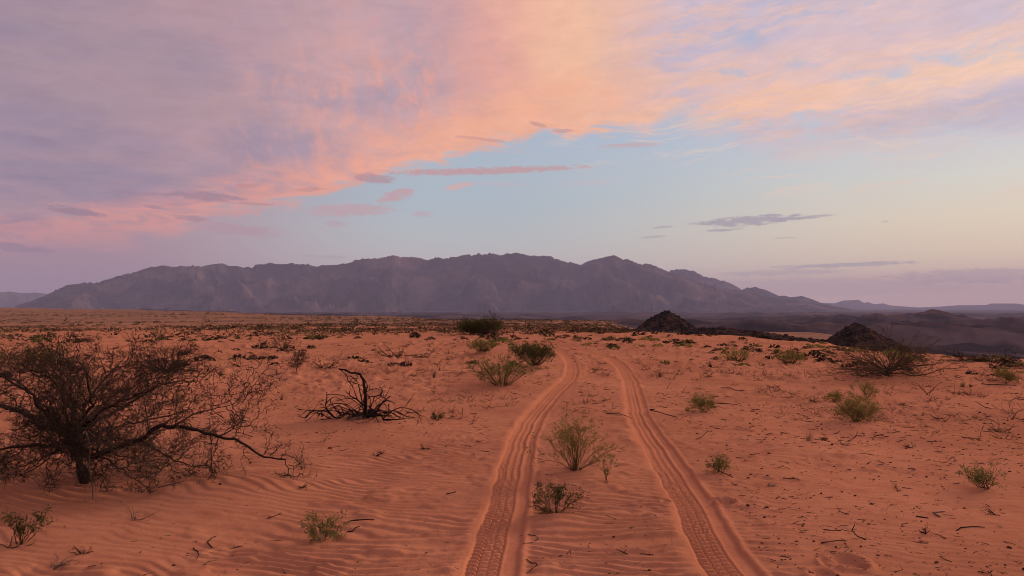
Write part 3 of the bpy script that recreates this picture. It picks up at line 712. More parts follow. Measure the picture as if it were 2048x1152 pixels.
    for k in range(60):
        p = pt(rng.uniform(200, 360), rng.uniform(885, 975), rng.uniform(-.2, .5))
        grow(sk, rng, p, (rng.uniform(-.6, 1), rng.uniform(-.5, .5), rng.uniform(-.5, .5)), rng.uniform(.2, .45), .0035, 0, o2)
    for k in range(60):
        p = pt(rng.uniform(-60, 160), rng.uniform(850, 970), rng.uniform(-.3, .5))
        grow(sk, rng, p, (rng.uniform(-1, .4), rng.uniform(-.5, .5), rng.uniform(-.6, .4)), rng.uniform(.2, .45), .0035, 0, o2)
    t = obj('dead_twigs', sk.mesh('dead_twigs', 3), M['twig_grey'], root); t['kind'] = 'stuff'
    st = catmull([tuple(pt(175, 850, -.4)), tuple(pt(184, 885, -.42)), tuple(pt(182, 930, -.43)), tuple(pt(190, 965, -.44)), tuple(pt(192, 1012, -.46)), tuple(pt(193, 1024, -.47))], .05)
    obj('hanging_stem', tube_mesh('hanging_stem', st, np.linspace(.008, .004, len(st)), 6, rng), M['twig_grey'], root)
thorn_tree_big()

# ------------------------------------------------------------------ kinds of smaller plants; size in metres
def part(root, name, me, mat, stuff=True):
    o = obj(name, me, mat, root)
    if stuff: o['kind'] = 'stuff'
    return o
def shrub(u, v, wpx, hpx, kind, label, seed, name='shrub', cat='shrub', group=None, lean=0.0, stems=None, mats=None, dens=1.0):
    rng = np.random.default_rng(seed)
    x, y, z = place(u, v); root = empty(name, (x, y, z - .015)); tag(root, label, cat, group)
    W = wpx * y / F; Hh = hpx * y / F
    w = Wood(); tips = []
    if kind == 'leafy':
        sm, lm = mats or ('stem_olive', 'leaf_olive')
        L = max(W * .62, Hh * 1.05)
        o = dict(seg=L / 10, wig=.16, up=.015, zig=.16, kids=.60 * dens, ang=.62, ratio=.52, thorn=0, maxlvl=2, leaf_lvl=1, bare=1, rmin=max(.0014, y * .00016), floor=.01)
        n = int((stems or 15) * 1.7)
        for i in range(n):
            a = rng.uniform(0, 6.283); t = rng.uniform(.08, 1.0); sp = W / 2 / max(Hh, .01)
            d = np.array([math.cos(a) * t * sp * 1.25 + lean, math.sin(a) * t * sp, .95 - .5 * t])
            ln = min(L, math.hypot(W / 2 * t, Hh * (1 - .35 * t))) * rng.uniform(.72, 1.1)
            grow(w, rng, (rng.normal() * .02, rng.normal() * .02, 0), d, ln, max(.0036, L * .006), 0, o, tips)
            if hpx >= 42 or i == n - 1:      # near shrubs: every stem a part with its own leaves
                one = hpx >= 42; sz = max(.015, y * .0018)
                st = obj('stem' if one else 'stems', w.mesh('stem'), M[sm], root)
                if not one: st['kind'] = 'stuff'
                if tips: lf = obj('leaves', leaf_mesh('leaves', tips, rng, 7, sz, sz * .9, .5), M[lm], st); lf['kind'] = 'stuff'
                w = Wood(); tips = []
    elif kind == 'broom':
        sm, lm = mats or ('stem_olive', 'leaf_olive')
        o = dict(seg=.07 * max(1, y / 14), wig=.12, up=.03, kids=.55 * dens, ang=.5, ratio=.55, thorn=0, maxlvl=2, leaf_lvl=1, bare=1, rmin=y * .00018, floor=.01)
        for i in range(stems or 60):
            a = rng.uniform(0, 6.283); t = math.sqrt(rng.uniform(.0, 1.0)); sp = W / 2 / max(Hh, .01)
            d = np.array([math.cos(a) * t * sp + lean, math.sin(a) * t * sp, 1.05 - .5 * t])
            ln = math.hypot(W / 2 * t, Hh * (1 - .35 * t)) * rng.uniform(.52, .84)
            grow(w, rng, (math.cos(a) * t * W * .10, math.sin(a) * t * W * .10, 0), d, ln, y * .0003, 0, o, tips)
        part(root, 'stems', w.mesh('stems'), M[sm])
        sz = .0032 * y; part(root, 'leaves', leaf_mesh('leaves', tips, rng, 3, sz, sz * .5, .26), M[lm])
    elif kind == 'thorn':
        bm, tm = mats or ('bark_dark', 'twig_brown')
        tr = [np.array([0, 0, -.03]), np.array([.01, 0, Hh * .12]), np.array([-.01, 0, Hh * .24])]
        obj('trunk', tube_mesh('trunk', catmull([tuple(p) for p in tr], .04), np.linspace(W * .024, W * .017, len(catmull([tuple(p) for p in tr], .04))), 7, rng), M[bm], root)
        o = dict(seg=W / 26, wig=.20, up=.012, zig=.2, kids=.60 * dens, ang=.95, ratio=.52, thorn=.5, tl=2, maxlvl=3, leaf_lvl=9, bare=1, rmin=y * .00020, floor=.03)
        for i in range(stems or 16):
            a = rng.uniform(0, 6.283); t = rng.uniform(.25, 1)
            d = np.array([math.cos(a) * W / 2 * t + lean, math.sin(a) * W / 2 * t * .8, Hh * (.80 - .70 * t * t)])
            grow(w, rng, (0, 0, Hh * rng.uniform(.06, .24)), d, np.linalg.norm(d) * rng.uniform(1.15, 1.6), W * .0062, 0, o)
        part(root, 'twigs', w.mesh('twigs', 4), M[tm])
    elif kind == 'dead':
        bm, = mats or ('twig_brown',)
        o = dict(seg=W / 14, wig=.30, up=-.01, zig=.15, kids=.42 * dens, ang=.8, ratio=.55, thorn=.2, tl=1.5, maxlvl=2, leaf_lvl=9, bare=0, rmin=y * .00020, floor=.01)
        for i in range(stems or 7):
            a = rng.uniform(0, 6.283); d = np.array([math.cos(a) * W / 2 + lean, math.sin(a) * W / 3, Hh * rng.uniform(.3, 1.1)])
            grow(w, rng, (rng.normal() * W * .05, rng.normal() * W * .04, 0), d, np.linalg.norm(d) * rng.uniform(.7, 1.05), max(.004, y * .0005), 0, o)
        part(root, 'branches', w.mesh('branches', 4), M[bm])
    elif kind == 'grass':
        gm, = mats or ('straw',)
        for i in range(int((stems or 46))):
            a = rng.uniform(0, 6.283); t = rng.uniform(0, 1)
            d = unit(np.array([math.cos(a) * t * W / 2 + lean * .1, math.sin(a) * t * W / 2, Hh])); p = np.array([rng.normal() * W * .10, rng.normal() * W * .10, 0]); L = Hh * rng.uniform(.55, 1.1)
            rr = max(.0012, y * .00016)
            for k in range(4):
                q = p + d * L / 4; w.seg(p, q, rr * (1 - k * .2), rr * (.8 - k * .2)); p = q; d = unit(d + np.array([math.cos(a), math.sin(a), -.2]) * .10 * t + rnd(rng) * .05)
        part(root, 'blades', w.mesh('blades'), M[gm])
    return root

def burnt_bush():
    rng = np.random.default_rng(19)
    x, y = flat(722, 850); z = gz(x, y) - .02; root = empty('burnt_bush', (x, y, z))
    tag(root, 'charred black dead bush with arching bare branches, left of the tyre tracks', 'bush')
    k = y / F
    def pt(cx, cy, dy=0.0):        # from the enlarged detail: 6.4 picture units per pixel
        u, v = 560 + cx / 6.4, 700 + cy / 6.4; kk = (y + dy) / F
        return np.array([(u - 1024) * kk - x, dy, max(.0, CAMZ - (v - 612) * kk - z)])
    L = [([(1100, 960), (1095, 850), (1100, 720), (1105, 580), (1085, 480), (1070, 390), (1030, 310), (900, 280), (820, 250), (720, 240)], .030, 0),
         ([(1100, 720), (1000, 640), (920, 590), (870, 540), (820, 510)], .014, .05), ([(1060, 660), (1030, 520), (985, 390), (900, 330), (820, 330)], .011, .1), ([(990, 620), (950, 500), (900, 420), (830, 350)], .009, .12),
         ([(1105, 560), (1130, 450), (1090, 380), (1040, 330)], .012, .02), ([(1100, 880), (1220, 800), (1300, 690), (1400, 600), (1430, 575)], .020, -.1), ([(1150, 820), (1180, 690), (1230, 590), (1290, 580), (1380, 640), (1470, 680), (1420, 700)], .011, .1),
         ([(1280, 580), (1310, 530), (1330, 490)], .012, .1), ([(1090, 830), (1200, 830), (1300, 830), (1340, 900), (1330, 960)], .026, -.2), ([(1340, 890), (1450, 885), (1560, 875), (1640, 850)], .016, -.2),
         ([(1090, 870), (950, 770), (860, 800), (780, 860), (700, 850), (620, 790), (520, 770), (420, 790), (340, 850), (315, 950)], .016, -.1), ([(800, 830), (730, 760), (680, 690), (670, 640)], .016, .05), ([(690, 860), (620, 770), (590, 690), (610, 620), (600, 540), (650, 530)], .014, .1),
         ([(600, 680), (650, 620), (720, 600), (800, 640), (880, 720)], .008, .15), ([(660, 880), (560, 820), (500, 800), (480, 810)], .010, -.1), ([(550, 800), (550, 900)], .012, -.1), ([(1250, 840), (1250, 1020)], .010, -.25), ([(1110, 900), (1140, 1010)], .012, -.25),
         ([(1100, 900), (1080, 1030)], .010, -.25), ([(1400, 690), (1400, 760), (1350, 820)], .010, 0), ([(860, 870), (960, 830), (1060, 800)], .020, -.05), ([(1480, 770), (1560, 820), (1580, 860), (1450, 850)], .007, 0), ([(520, 800), (490, 880), (490, 910)], .008, -.1)]
    w = Wood(); o = dict(seg=.05, wig=.30, up=-.03, zig=.12, kids=.42, ang=.8, ratio=.6, thorn=.1, maxlvl=1, leaf_lvl=9, bare=1, rmin=.0050, floor=.01)
    for pts, r, dy in L:
        P = catmull([tuple(pt(a, b, dy + .15 * (i / len(pts)) * (1 if r < .015 else -.5))) for i, (a, b) in enumerate(pts)], .035); n = len(P)
        if n < 3: continue
        P = P + rng.normal(size=P.shape) * .004
        br = obj('branch', tube_mesh('branch', P, r * .92 * (1 - .55 * np.linspace(0, 1, n)), 6, rng), M['char'], root); w = Wood()
        for i in range(2, n, 3):
            if rng.random() < .75: grow(w, rng, P[i], rnd(rng) + np.array([0, 0, .15]), rng.uniform(.12, .40), max(.0062, r * .30), 0, o)
        if w.a: t = obj('twigs', w.mesh('twigs', 4), M['char'], br); t['kind'] = 'stuff'
    for i in range(30):            # low arching stems round the foot
        w = Wood(); a = rng.uniform(0, 6.283); p = np.array([rng.normal() * .16 + .02, rng.normal() * .12, .02]); d = unit(np.array([math.cos(a), math.sin(a) * .6, rng.uniform(.5, 1.3)])); L = rng.uniform(.35, .85); n = 12; P = [p]
        for j in range(n):
            p = p + d * L / n; p = np.array([p[0], p[1], max(p[2], .01)]); P.append(p); d = unit(d + np.array([0, 0, -.16]) + rnd(rng) * .22)
        obj('stem', tube_mesh('stem', P, np.linspace(.009, .004, n + 1), 5, rng), M['char'], root)
    g = Wood()
    for i in range(46):            # grey bark fibres that hang at the foot
        p = pt(rng.uniform(880, 1120), rng.uniform(790, 900), -.22); d = unit(np.array([-.35 + rng.normal() * .25, rng.normal() * .2, -1]))
        for j in range(4):
            q = p + d * .045; q[2] = max(q[2], .003); g.seg(p, q, .003, .002); p = q; d = unit(d + rnd(rng) * .25)
    part(root, 'bark_fibres', g.mesh('bark_fibres'), M['twig_grey'])
burnt_bush()

# green and dry plants, one by one
shrub(1150, 952, 128, 100, 'leafy', 'upright green shrub growing between the two tyre tracks, the taller one', 31, stems=24, mats=('stem_olive', 'leaf_yellow'))
shrub(1112, 1036, 92, 62, 'leafy', 'small low green shrub right beside the left tyre track, foreground', 32, stems=10, lean=-.25, mats=('stem_olive', 'leaf_dark'))
shrub(1211, 968, 14, 40, 'leafy', 'single thin leafy sprig right of the tall shrub between the tracks', 33, stems=2, name='sprig', cat='plant')
shrub(1005, 778, 135, 66, 'broom', 'wide pale green broom shrub left of the track bend', 34, stems=70)
shrub(1070, 742, 84, 46, 'broom', 'dense dark green shrub on a sand mound where the left track bends', 35, stems=110, mats=('stem_olive', 'leaf_dark'), dens=1.2)
shrub(1040, 706, 66, 14, 'broom', 'flat olive shrub just behind the dense dark green one', 36, stems=60)
shrub(965, 712, 52, 27, 'broom', 'olive shrub on a mound left of the far bend of the tracks', 37, stems=80)
shrub(1712, 850, 84, 42, 'leafy', 'bushy yellow green shrub in the right middle ground, nearest of three', 38, stems=26, lean=-.2, mats=('stem_olive', 'leaf_yellow'))
shrub(1730, 801, 74, 36, 'leafy', 'open forked green shrub below the right thorn bush', 39, stems=8, mats=('stem_olive', 'leaf_yellow'))
shrub(1667, 803, 36, 18, 'leafy', 'tiny green shrub left of the open forked one', 40, stems=7, mats=('stem_olive', 'leaf_yellow'))
shrub(1407, 825, 52, 32, 'leafy', 'little tree shaped green shrub right of the right tyre track', 41, stems=9)
shrub(1440, 946, 26, 30, 'leafy', 'small green seedling alone on the rippled sand right of the track', 42, stems=6, name='seedling', cat='plant')
shrub(1972, 978, 100, 46, 'leafy', 'low sprawling grey green shrub near the right edge of the picture', 43, stems=10, lean=-.7, mats=('twig_brown', 'leaf_olive'))
shrub(640, 1080, 92, 50, 'leafy', 'small grey green shrub in the left foreground with one pale root', 44, stems=8, mats=('twig_grey', 'leaf_olive'))
shrub(42, 1092, 66, 62, 'leafy', 'small dark bushy plant at the bottom left corner', 45, stems=6, mats=('bark_dark', 'leaf_dark'), lean=.2)
shrub(20, 1100, 70, 34, 'dead', 'bare dark twigs at the left edge beside the corner plant', 46, 'dead_twig_clump', 'twigs', stems=4)
shrub(962, 670, 88, 30, 'broom', 'big rounded dark green bush on the skyline of the sandy crest', 47, stems=200, mats=('shrub_dark', 'leaf_dark'), dens=1.3, name='bush', cat='bush')
shrub(990, 672, 40, 34, 'thorn', 'bare brown thorn bush grown into the right side of the round green bush', 48, name='thorn_bush', cat='bush', stems=6, dens=.75)
shrub(1774, 757, 225, 58, 'thorn', 'wide bare brown thorn bush on the right below the black pyramid hill', 49, name='thorn_bush', cat='bush', stems=34, dens=1.25, mats=('bark_dark', 'twig_tan'))
shrub(1985, 738, 90, 50, 'dead', 'dead leaning bush with one long upright limb near the right edge', 50, 'dead_bush', 'bush', stems=12, lean=.25, mats=('bark_dark',))
shrub(1930, 722, 70, 28, 'dead', 'low heap of dark dead branches left of the leaning dead bush', 51, 'dead_bush', 'bush', stems=14, mats=('bark_dark',))
shrub(1856, 792, 60, 46, 'dead', 'arching dead stem standing alone in front of the right thorn bush', 52, 'dead_sapling', 'sapling', stems=3, lean=.1, mats=('bark_dark',), dens=.6)
shrub(2012, 768, 44, 30, 'leafy', 'small pale green shrub at the right edge below the dead bush', 53, stems=8, mats=('twig_grey', 'leaf_yellow'))
shrub(1618, 890, 26, 30, 'grass', 'dry grass tuft on the sand right of the tracks', 54, 'grass_tuft', 'grass')
shrub(1925, 776, 16, 14, 'grass', 'dark stubby grass tuft right of the arching dead stem', 55, 'grass_tuft', 'grass', mats=('shrub_dark',))
shrub(1941, 777, 14, 9, 'grass', 'smaller dark tuft touching the stubby grass tuft', 56, 'grass_tuft', 'grass', mats=('shrub_dark',))
shrub(1842, 832, 30, 9, 'dead', 'dark mat of dead twigs on a sand hummock, right middle ground', 57, 'twig_mat', 'twigs', mats=('bark_dark',))
shrub(1878, 838, 34, 12, 'dead', 'second dark twig mat, right end of the sand hummock', 58, 'twig_mat', 'twigs', mats=('bark_dark',))
shrub(1820, 896, 24, 8, 'dead', 'small mat of dark twigs above the sprawling right shrub', 59, 'twig_mat', 'twigs', mats=('bark_dark',))
shrub(1690, 895, 60, 20, 'dead', 'sparse grey twigs right of the dry grass tuft', 60, 'dead_twig_clump', 'twigs', mats=('twig_grey',), dens=.7)
shrub(1652, 890, 16, 10, 'dead', 'black little stump of twigs beside the dry grass tuft', 61, 'twig_mat', 'twigs', mats=('char',))
shrub(604, 950, 40, 44, 'grass', 'grey dry grass clump right of the long low branch tip', 62, 'grass_tuft', 'grass', mats=('twig_grey',), stems=36)
shrub(570, 976, 28, 12, 'dead', 'small dark dry plant below the grey grass clump', 63, 'twig_mat', 'twigs')
shrub(605, 992, 30, 14, 'dead', 'dark dry plant lowest under the grey grass clump', 64, 'twig_mat', 'twigs')
shrub(165, 1112, 44, 22, 'dead', 'dry brown twig clump near the bottom left', 65, 'dead_twig_clump', 'twigs')
shrub(105, 1140, 70, 30, 'dead', 'sprawling dry straw coloured clump at the bottom left edge', 66, 'dead_twig_clump', 'twigs', mats=('twig_grey',))
shrub(15, 1050, 50, 34, 'grass', 'pale dry grass at the far left edge under the thorn tree', 67, 'grass_tuft', 'grass')
shrub(270, 1050, 80, 24, 'dead', 'scattered dead stems on the sand below the thorn tree', 68, 'dead_twig_clump', 'twigs', mats=('twig_grey',), dens=.6)
shrub(420, 925, 70, 20, 'grass', 'dry grass under the tip of the long low branch', 69, 'grass_tuft', 'grass')
shrub(563, 800, 14, 18, 'grass', 'little dry grass tuft between thorn tree and burnt bush', 70, 'grass_tuft', 'grass')
shrub(441, 760, 18, 24, 'grass', 'straw tuft right of the dark bush behind the thorn tree', 71, 'grass_tuft', 'grass')
shrub(868, 757, 16, 22, 'grass', 'dry grass tuft right of the burnt bush farther back', 72, 'grass_tuft', 'grass', mats=('twig_grey',))
shrub(593, 748, 36, 38, 'thorn', 'small bare upright bush on the sand left of the burnt bush', 73, 'dead_bush', 'bush', stems=8, dens=.7)
shrub(875, 842, 20, 16, 'leafy', 'tiny dark plant right of the burnt bush', 74, mats=('bark_dark', 'leaf_dark'), stems=3, cat='plant')
shrub(755, 908, 24, 18, 'dead', 'small dry plant on the sand below the burnt bush', 75, 'twig_mat', 'twigs')
shrub(852, 892, 16, 12, 'dead', 'dark chip of dry plant right of the small dry plant', 76, 'twig_mat', 'twigs')
shrub(330, 762, 150, 46, 'thorn', 'dense dark low thorn thicket behind the crown of the thorn tree', 77, 'thorn_bush', 'bush', stems=30)
shrub(60, 745, 160, 56, 'broom', 'olive bush half hidden behind the left side of the thorn tree', 78, 'bush', 'bush', stems=90, mats=('shrub_dark', 'leaf_dark'))
shrub(562, 712, 66, 30, 'thorn', 'dark spiky bush on the left plain behind the small upright bush', 79, 'thorn_bush', 'bush', stems=10, dens=.85, mats=('bark_dark', 'twig_tan'))
shrub(655, 738, 70, 20, 'dead', 'low tangle of dead branches above the burnt bush', 80, 'dead_bush', 'bush', stems=14)
shrub(790, 715, 84, 22, 'dead', 'low brown tangle of branches on the plain, upper right of the burnt bush', 81, 'dead_bush', 'bush', stems=16)
shrub(840, 716, 60, 18, 'dead', 'smaller brown tangle touching the right of another', 82, 'dead_bush', 'bush', stems=12)
shrub(478, 736, 50, 22, 'dead', 'thin dead bush left of the small upright bush', 83, 'dead_bush', 'bush', stems=9)
shrub(1580, 728, 66, 22, 'broom', 'olive shrub on the right crest, middle of its row', 84, mats=('stem_olive', 'leaf_yellow'), stems=60)
shrub(1475, 722, 70, 22, 'broom', 'pale loose shrub on the right crest, left of its row', 85, mats=('stem_olive', 'leaf_yellow'), stems=40)
shrub(1425, 738, 40, 12, 'dead', 'dark fallen twigs in front of the right crest shrubs', 86, 'dead_bush', 'bush', stems=8, mats=('char',))
shrub(1320, 756, 24, 16, 'grass', 'dark grass tuft just right of the right track bend', 87, 'grass_tuft', 'grass', mats=('shrub_dark',))
shrub(1545, 972, 22, 8, 'dead', 'small curled twig clump on ripples right of the right track', 88, 'twig_mat', 'twigs', mats=('twig_grey',))
shrub(1850, 1070, 24, 16, 'dead', 'short black twig standing upright, lower right', 89, 'twig_mat', 'twigs', mats=('char',), stems=4)
shrub(1995, 1028, 60, 14, 'dead', 'flat dark twig tangle at the lower right edge', 90, 'twig_mat', 'twigs', mats=('bark_dark',), stems=6)
shrub(1797, 980, 12, 18, 'dead', 'tiny black upright stub left of the sprawling right shrub', 91, 'twig_mat', 'twigs', mats=('char',), stems=3, dens=.3)

# single fallen sticks
def stick(u0, v0, u1, v1, r, label, bend=.1, mat='bark_dark', seed=0, lift=0.0):
    rng = np.random.default_rng(seed + 900)
    a = np.array(flat(u0, v0)); b = np.array(flat(u1, v1)); n = 7; P = []
    pr = np.array([-(b - a)[1], (b - a)[0]])
    for i in range(n):
        t = i / (n - 1); q = a + (b - a) * t + pr * bend * math.sin(t * math.pi) + rng.normal(size=2) * .006
        P.append((q[0], q[1], gz(q[0], q[1]) + r * .8 + lift * math.sin(t * math.pi)))
    c = np.array(P).mean(0); c[2] = min(p[2] for p in P) - r
    o = obj('stick', tube_mesh('stick', np.array(P) - c, r * np.linspace(1, .55, n), 6, rng), M[mat], None, c)
    tag(o, label, 'stick', 'fallen sticks on the sand')
stick(700, 1046, 751, 1041, .006, 'straight dark stick on rippled sand, upper of two left of the track', .03, seed=1)
stick(697, 1062, 721, 1054, .006, 'short dark stick just below the straight one left of the track', -.1, seed=2)
stick(893, 991, 910, 984, .005, 'small dark twig on the sand left of the left track', -.15, seed=3)
stick(1308, 820, 1352, 836, .010, 'curved black branch beside the right track', -.25, 'char', 4, .05)
stick(1212, 833, 1262, 836, .007, 'thin stick lying across to the right tyre track', .12, seed=5)
stick(1133, 975, 1180, 990, .004, 'thin pale stalk between the tracks below the tall shrub', .05, 'twig_grey', 6)
stick(330, 1080, 348, 1073, .005, 'short pale stick below the thorn tree', .05, 'straw', 7)
stick(418, 1130, 440, 1117, .004, 'pale hooked stalk at the bottom left', .3, 'straw', 8)
stick(393, 1095, 398, 1118, .004, 'dark short upright lying twig, bottom left', .1, seed=9)
stick(430, 1092, 437, 1072, .005, 'curved dark twig, bottom left right of the short one', .2, seed=10)
stick(1040, 1065, 1047, 1085, .004, 'little curled twig in the left rut', .5, seed=11)
stick(1050, 1118, 1053, 1142, .004, 'curled twig beside the left rut near the bottom', .35, seed=12)
stick(1400, 737, 1465, 728, .012, 'long dark branch lying on the sand right of the bend', .1, seed=13)
stick(1440, 775, 1490, 781, .010, 'dark branch flat on the sand, right middle ground', -.12, seed=14)
stick(1430, 803, 1485, 810, .008, 'thin dark branch behind the little tree shaped shrub', .12, seed=15)
stick(1825, 1032, 1853, 1036, .006, 'dark twig lying flat, lower right', .1, seed=16)
stick(1873, 1032, 1882, 1022, .006, 'pale bent stalk beside the flat twig, lower right', .3, 'twig_grey', 17)
stick(1905, 1058, 1965, 1052, .005, 'forked thin twig, lower right', .15, seed=18)
stick(1960, 770, 2030, 772, .012, 'long dark branch lying below the small pale shrub at the right edge', .08, seed=19)
stick(320, 1000, 372, 997, .004, 'thin dark twig tip lying right of the thorn tree skirt', .05, seed=20)

# ------------------------------------------------------------------ plain shrubs, each its own object; the rest of the plain as one mass
def far_shrub_mesh(name, rng, n=46):
    V = []
    P = rng.normal(size=(n, 3)); P /= np.linalg.norm(P, axis=1, keepdims=True); P[:, 2] = np.abs(P[:, 2]); P *= rng.uniform(.35, 1.0, (n, 1)) ** .5
    P = P * np.array([.5, .5, .52]); ax = P + rng.normal(size=(n, 3)) * .25 + np.array([0, 0, .15]); ax /= np.linalg.norm(ax, axis=1, keepdims=True)
    sd = np.cross(ax, rng.normal(size=(n, 3))); sd /= np.linalg.norm(sd, axis=1, keepdims=True); s = rng.uniform(.14, .34, (n, 1))
    V = np.stack([P - ax * s * .5, P + sd * s * .22, P + ax * s * .5, P - sd * s * .22], 1)
    V[..., 2] = np.maximum(V[..., 2], -.02)
    return V.reshape(-1, 3), np.arange(n * 4).reshape(-1, 4)
def plain_shrubs():
    rng = np.random.default_rng(77)
    protos = []
    for i in range(7):
        v, f = far_shrub_mesh('plain_shrub', rng, 70)
        pair = []
        for mt in ('shrub_dark', 'leaf_dark', 'twig_brown', 'leaf_olive'):
            me = mesh_np('plain_shrub', v, f); me.materials.append(M[mt]); pair.append(me)
        protos.append(pair)
    N_ = 26000
    r = np.exp(rng.uniform(math.log(21), math.log(1300), N_)); az = rng.uniform(-40, 40, N_)
    x = np.sin(np.radians(az)) * r; y = np.cos(np.radians(az)) * r
    dens = fbm(x / 34, y / 34, 3, 501); dn = fbm(az / 9, np.log(r) * 5.0, 3, 505)
    base = base_table(r, az)
    keep = (rng.random(N_) < sstep(dens * .6 + dn * .4, .36, .56) * (.06 + .94 * sstep(r, 36, 60)) * (1 - .3 * sstep(r, 300, 900)))
    keep &= (base > -5.2); keep &= ~((az > 9) & (r > 46))
    # keep the wheel tracks clear
    for line, w in TRACKS[:2]:
        d = np.min(np.hypot(x[:, None] - line[None, ::6, 0], y[:, None] - line[None, ::6, 1]), 1); keep &= d > 1.1
    x, y, r, az = x[keep], y[keep], r[keep], az[keep]; o = np.argsort(r); x, y, r, az = x[o], y[o], r[o], az[o]
    z = H(x, y); size = rng.lognormal(-.62, .38, len(x)).clip(.22, 1.25) * (.62 + .55 * sstep(r, 28, 80)) * (1 + .9 * sstep(r, 120, 500))
    nI = min(290, len(x))
    for i in range(nI):
        k = rng.choice(4, p=[.46, .06, .36, .12])
        e = bpy.data.objects.new('plain_shrub', protos[rng.integers(7)][k]); col.objects.link(e)
        s = size[i]; e.location = (x[i], y[i], z[i] - .02); e.scale = (s * rng.uniform(.9, 1.5), s, s * rng.uniform(.55, .9)); e.rotation_euler = (0, 0, rng.uniform(0, 6.28))
        sw = 'tiny' if s < .36 else 'small' if s < .5 else 'broad'
        kc = sw + ' ' + ('dark', 'dark green', 'brown twiggy', 'olive')[k]
        if r[i] < 46: tag(e, 'low %s shrub on the sandy crest %s' % (kc, 'at the left edge' if az[i] < -24 else 'behind the burnt bush' if az[i] < -9 else 'around the track bend' if az[i] < 9 else 'right of the tracks' if az[i] < 22 else 'at the right edge'), 'shrub', 'low shrubs dotted over the sandy crest')
        else: tag(e, 'small %s shrub dotted over the plain beyond the crest, %s' % (kc, 'left third of the picture' if az[i] < -13 else 'middle of the picture'), 'shrub', 'small shrubs on the plain beyond the crest')
    VV = []; FF = []; c = 0; PV = []
    for i in range(nI, len(x)):
        v, f = far_shrub_mesh('s', rng, 20); a = rng.uniform(0, 6.28); s = size[i] * np.array([rng.uniform(.9, 1.6), 1, rng.uniform(.5, .8)])
        v = v * s; v = np.stack([v[:, 0] * math.cos(a) - v[:, 1] * math.sin(a) + x[i], v[:, 0] * math.sin(a) + v[:, 1] * math.cos(a) + y[i], v[:, 2] + z[i]], 1)
        if rng.random() < .46: PV.append(v * 1.0); continue
        VV.append(v); FF.append(f + c); c += len(v)
    PQ = np.concatenate(PV); tag(obj('distant_grass', mesh_np('distant_grass', PQ, np.arange(len(PQ)).reshape(-1, 4)), M['tuft']), 'pale straw olive tufts mixed into the far scrub', 'grass', None, 'stuff')
    if VV: tag(obj('distant_scrub', mesh_np('distant_scrub', np.concatenate(VV), np.concatenate(FF)), M['shrub_dark']), 'scrub of tiny dark bushes covering the far plain', 'scrub', None, 'stuff')
    print('plain shrubs', len(x))
    # yellow green low growth along the right crest
    pv = []
    for i in range(4):
        v, f = far_shrub_mesh('crest_shrub', rng, 80); me = mesh_np('crest_shrub', v, f); me.materials.append(M['leaf_yellow' if i % 2 else 'tuft']); pv.append(me)
    for i in range(64):
        u = rng.uniform(1090, 2040); v = np.interp(u, [1090, 1300, 1500, 1700, 2040], [676, 682, 690, 698, 716]) + abs(rng.normal()) * 9
        px, py = flat(u, v); s = rng.uniform(.22, .75)
        e = bpy.data.objects.new('crest_shrub', pv[rng.integers(4)]); col.objects.link(e)
        e.location = (px, py, gz(px, py) - .02); e.scale = (s * rng.uniform(1, 1.8), s, s * rng.uniform(.4, .7)); e.rotation_euler = (0, 0, rng.uniform(0, 6.28))
        tag(e, 'low yellow green shrub fringing the right crest, %s' % ('near the track bend' if u < 1300 else 'before the black ridge' if u < 1650 else 'near the black pyramid hill'), 'shrub', 'yellow green shrubs fringing the right crest')
plain_shrubs()

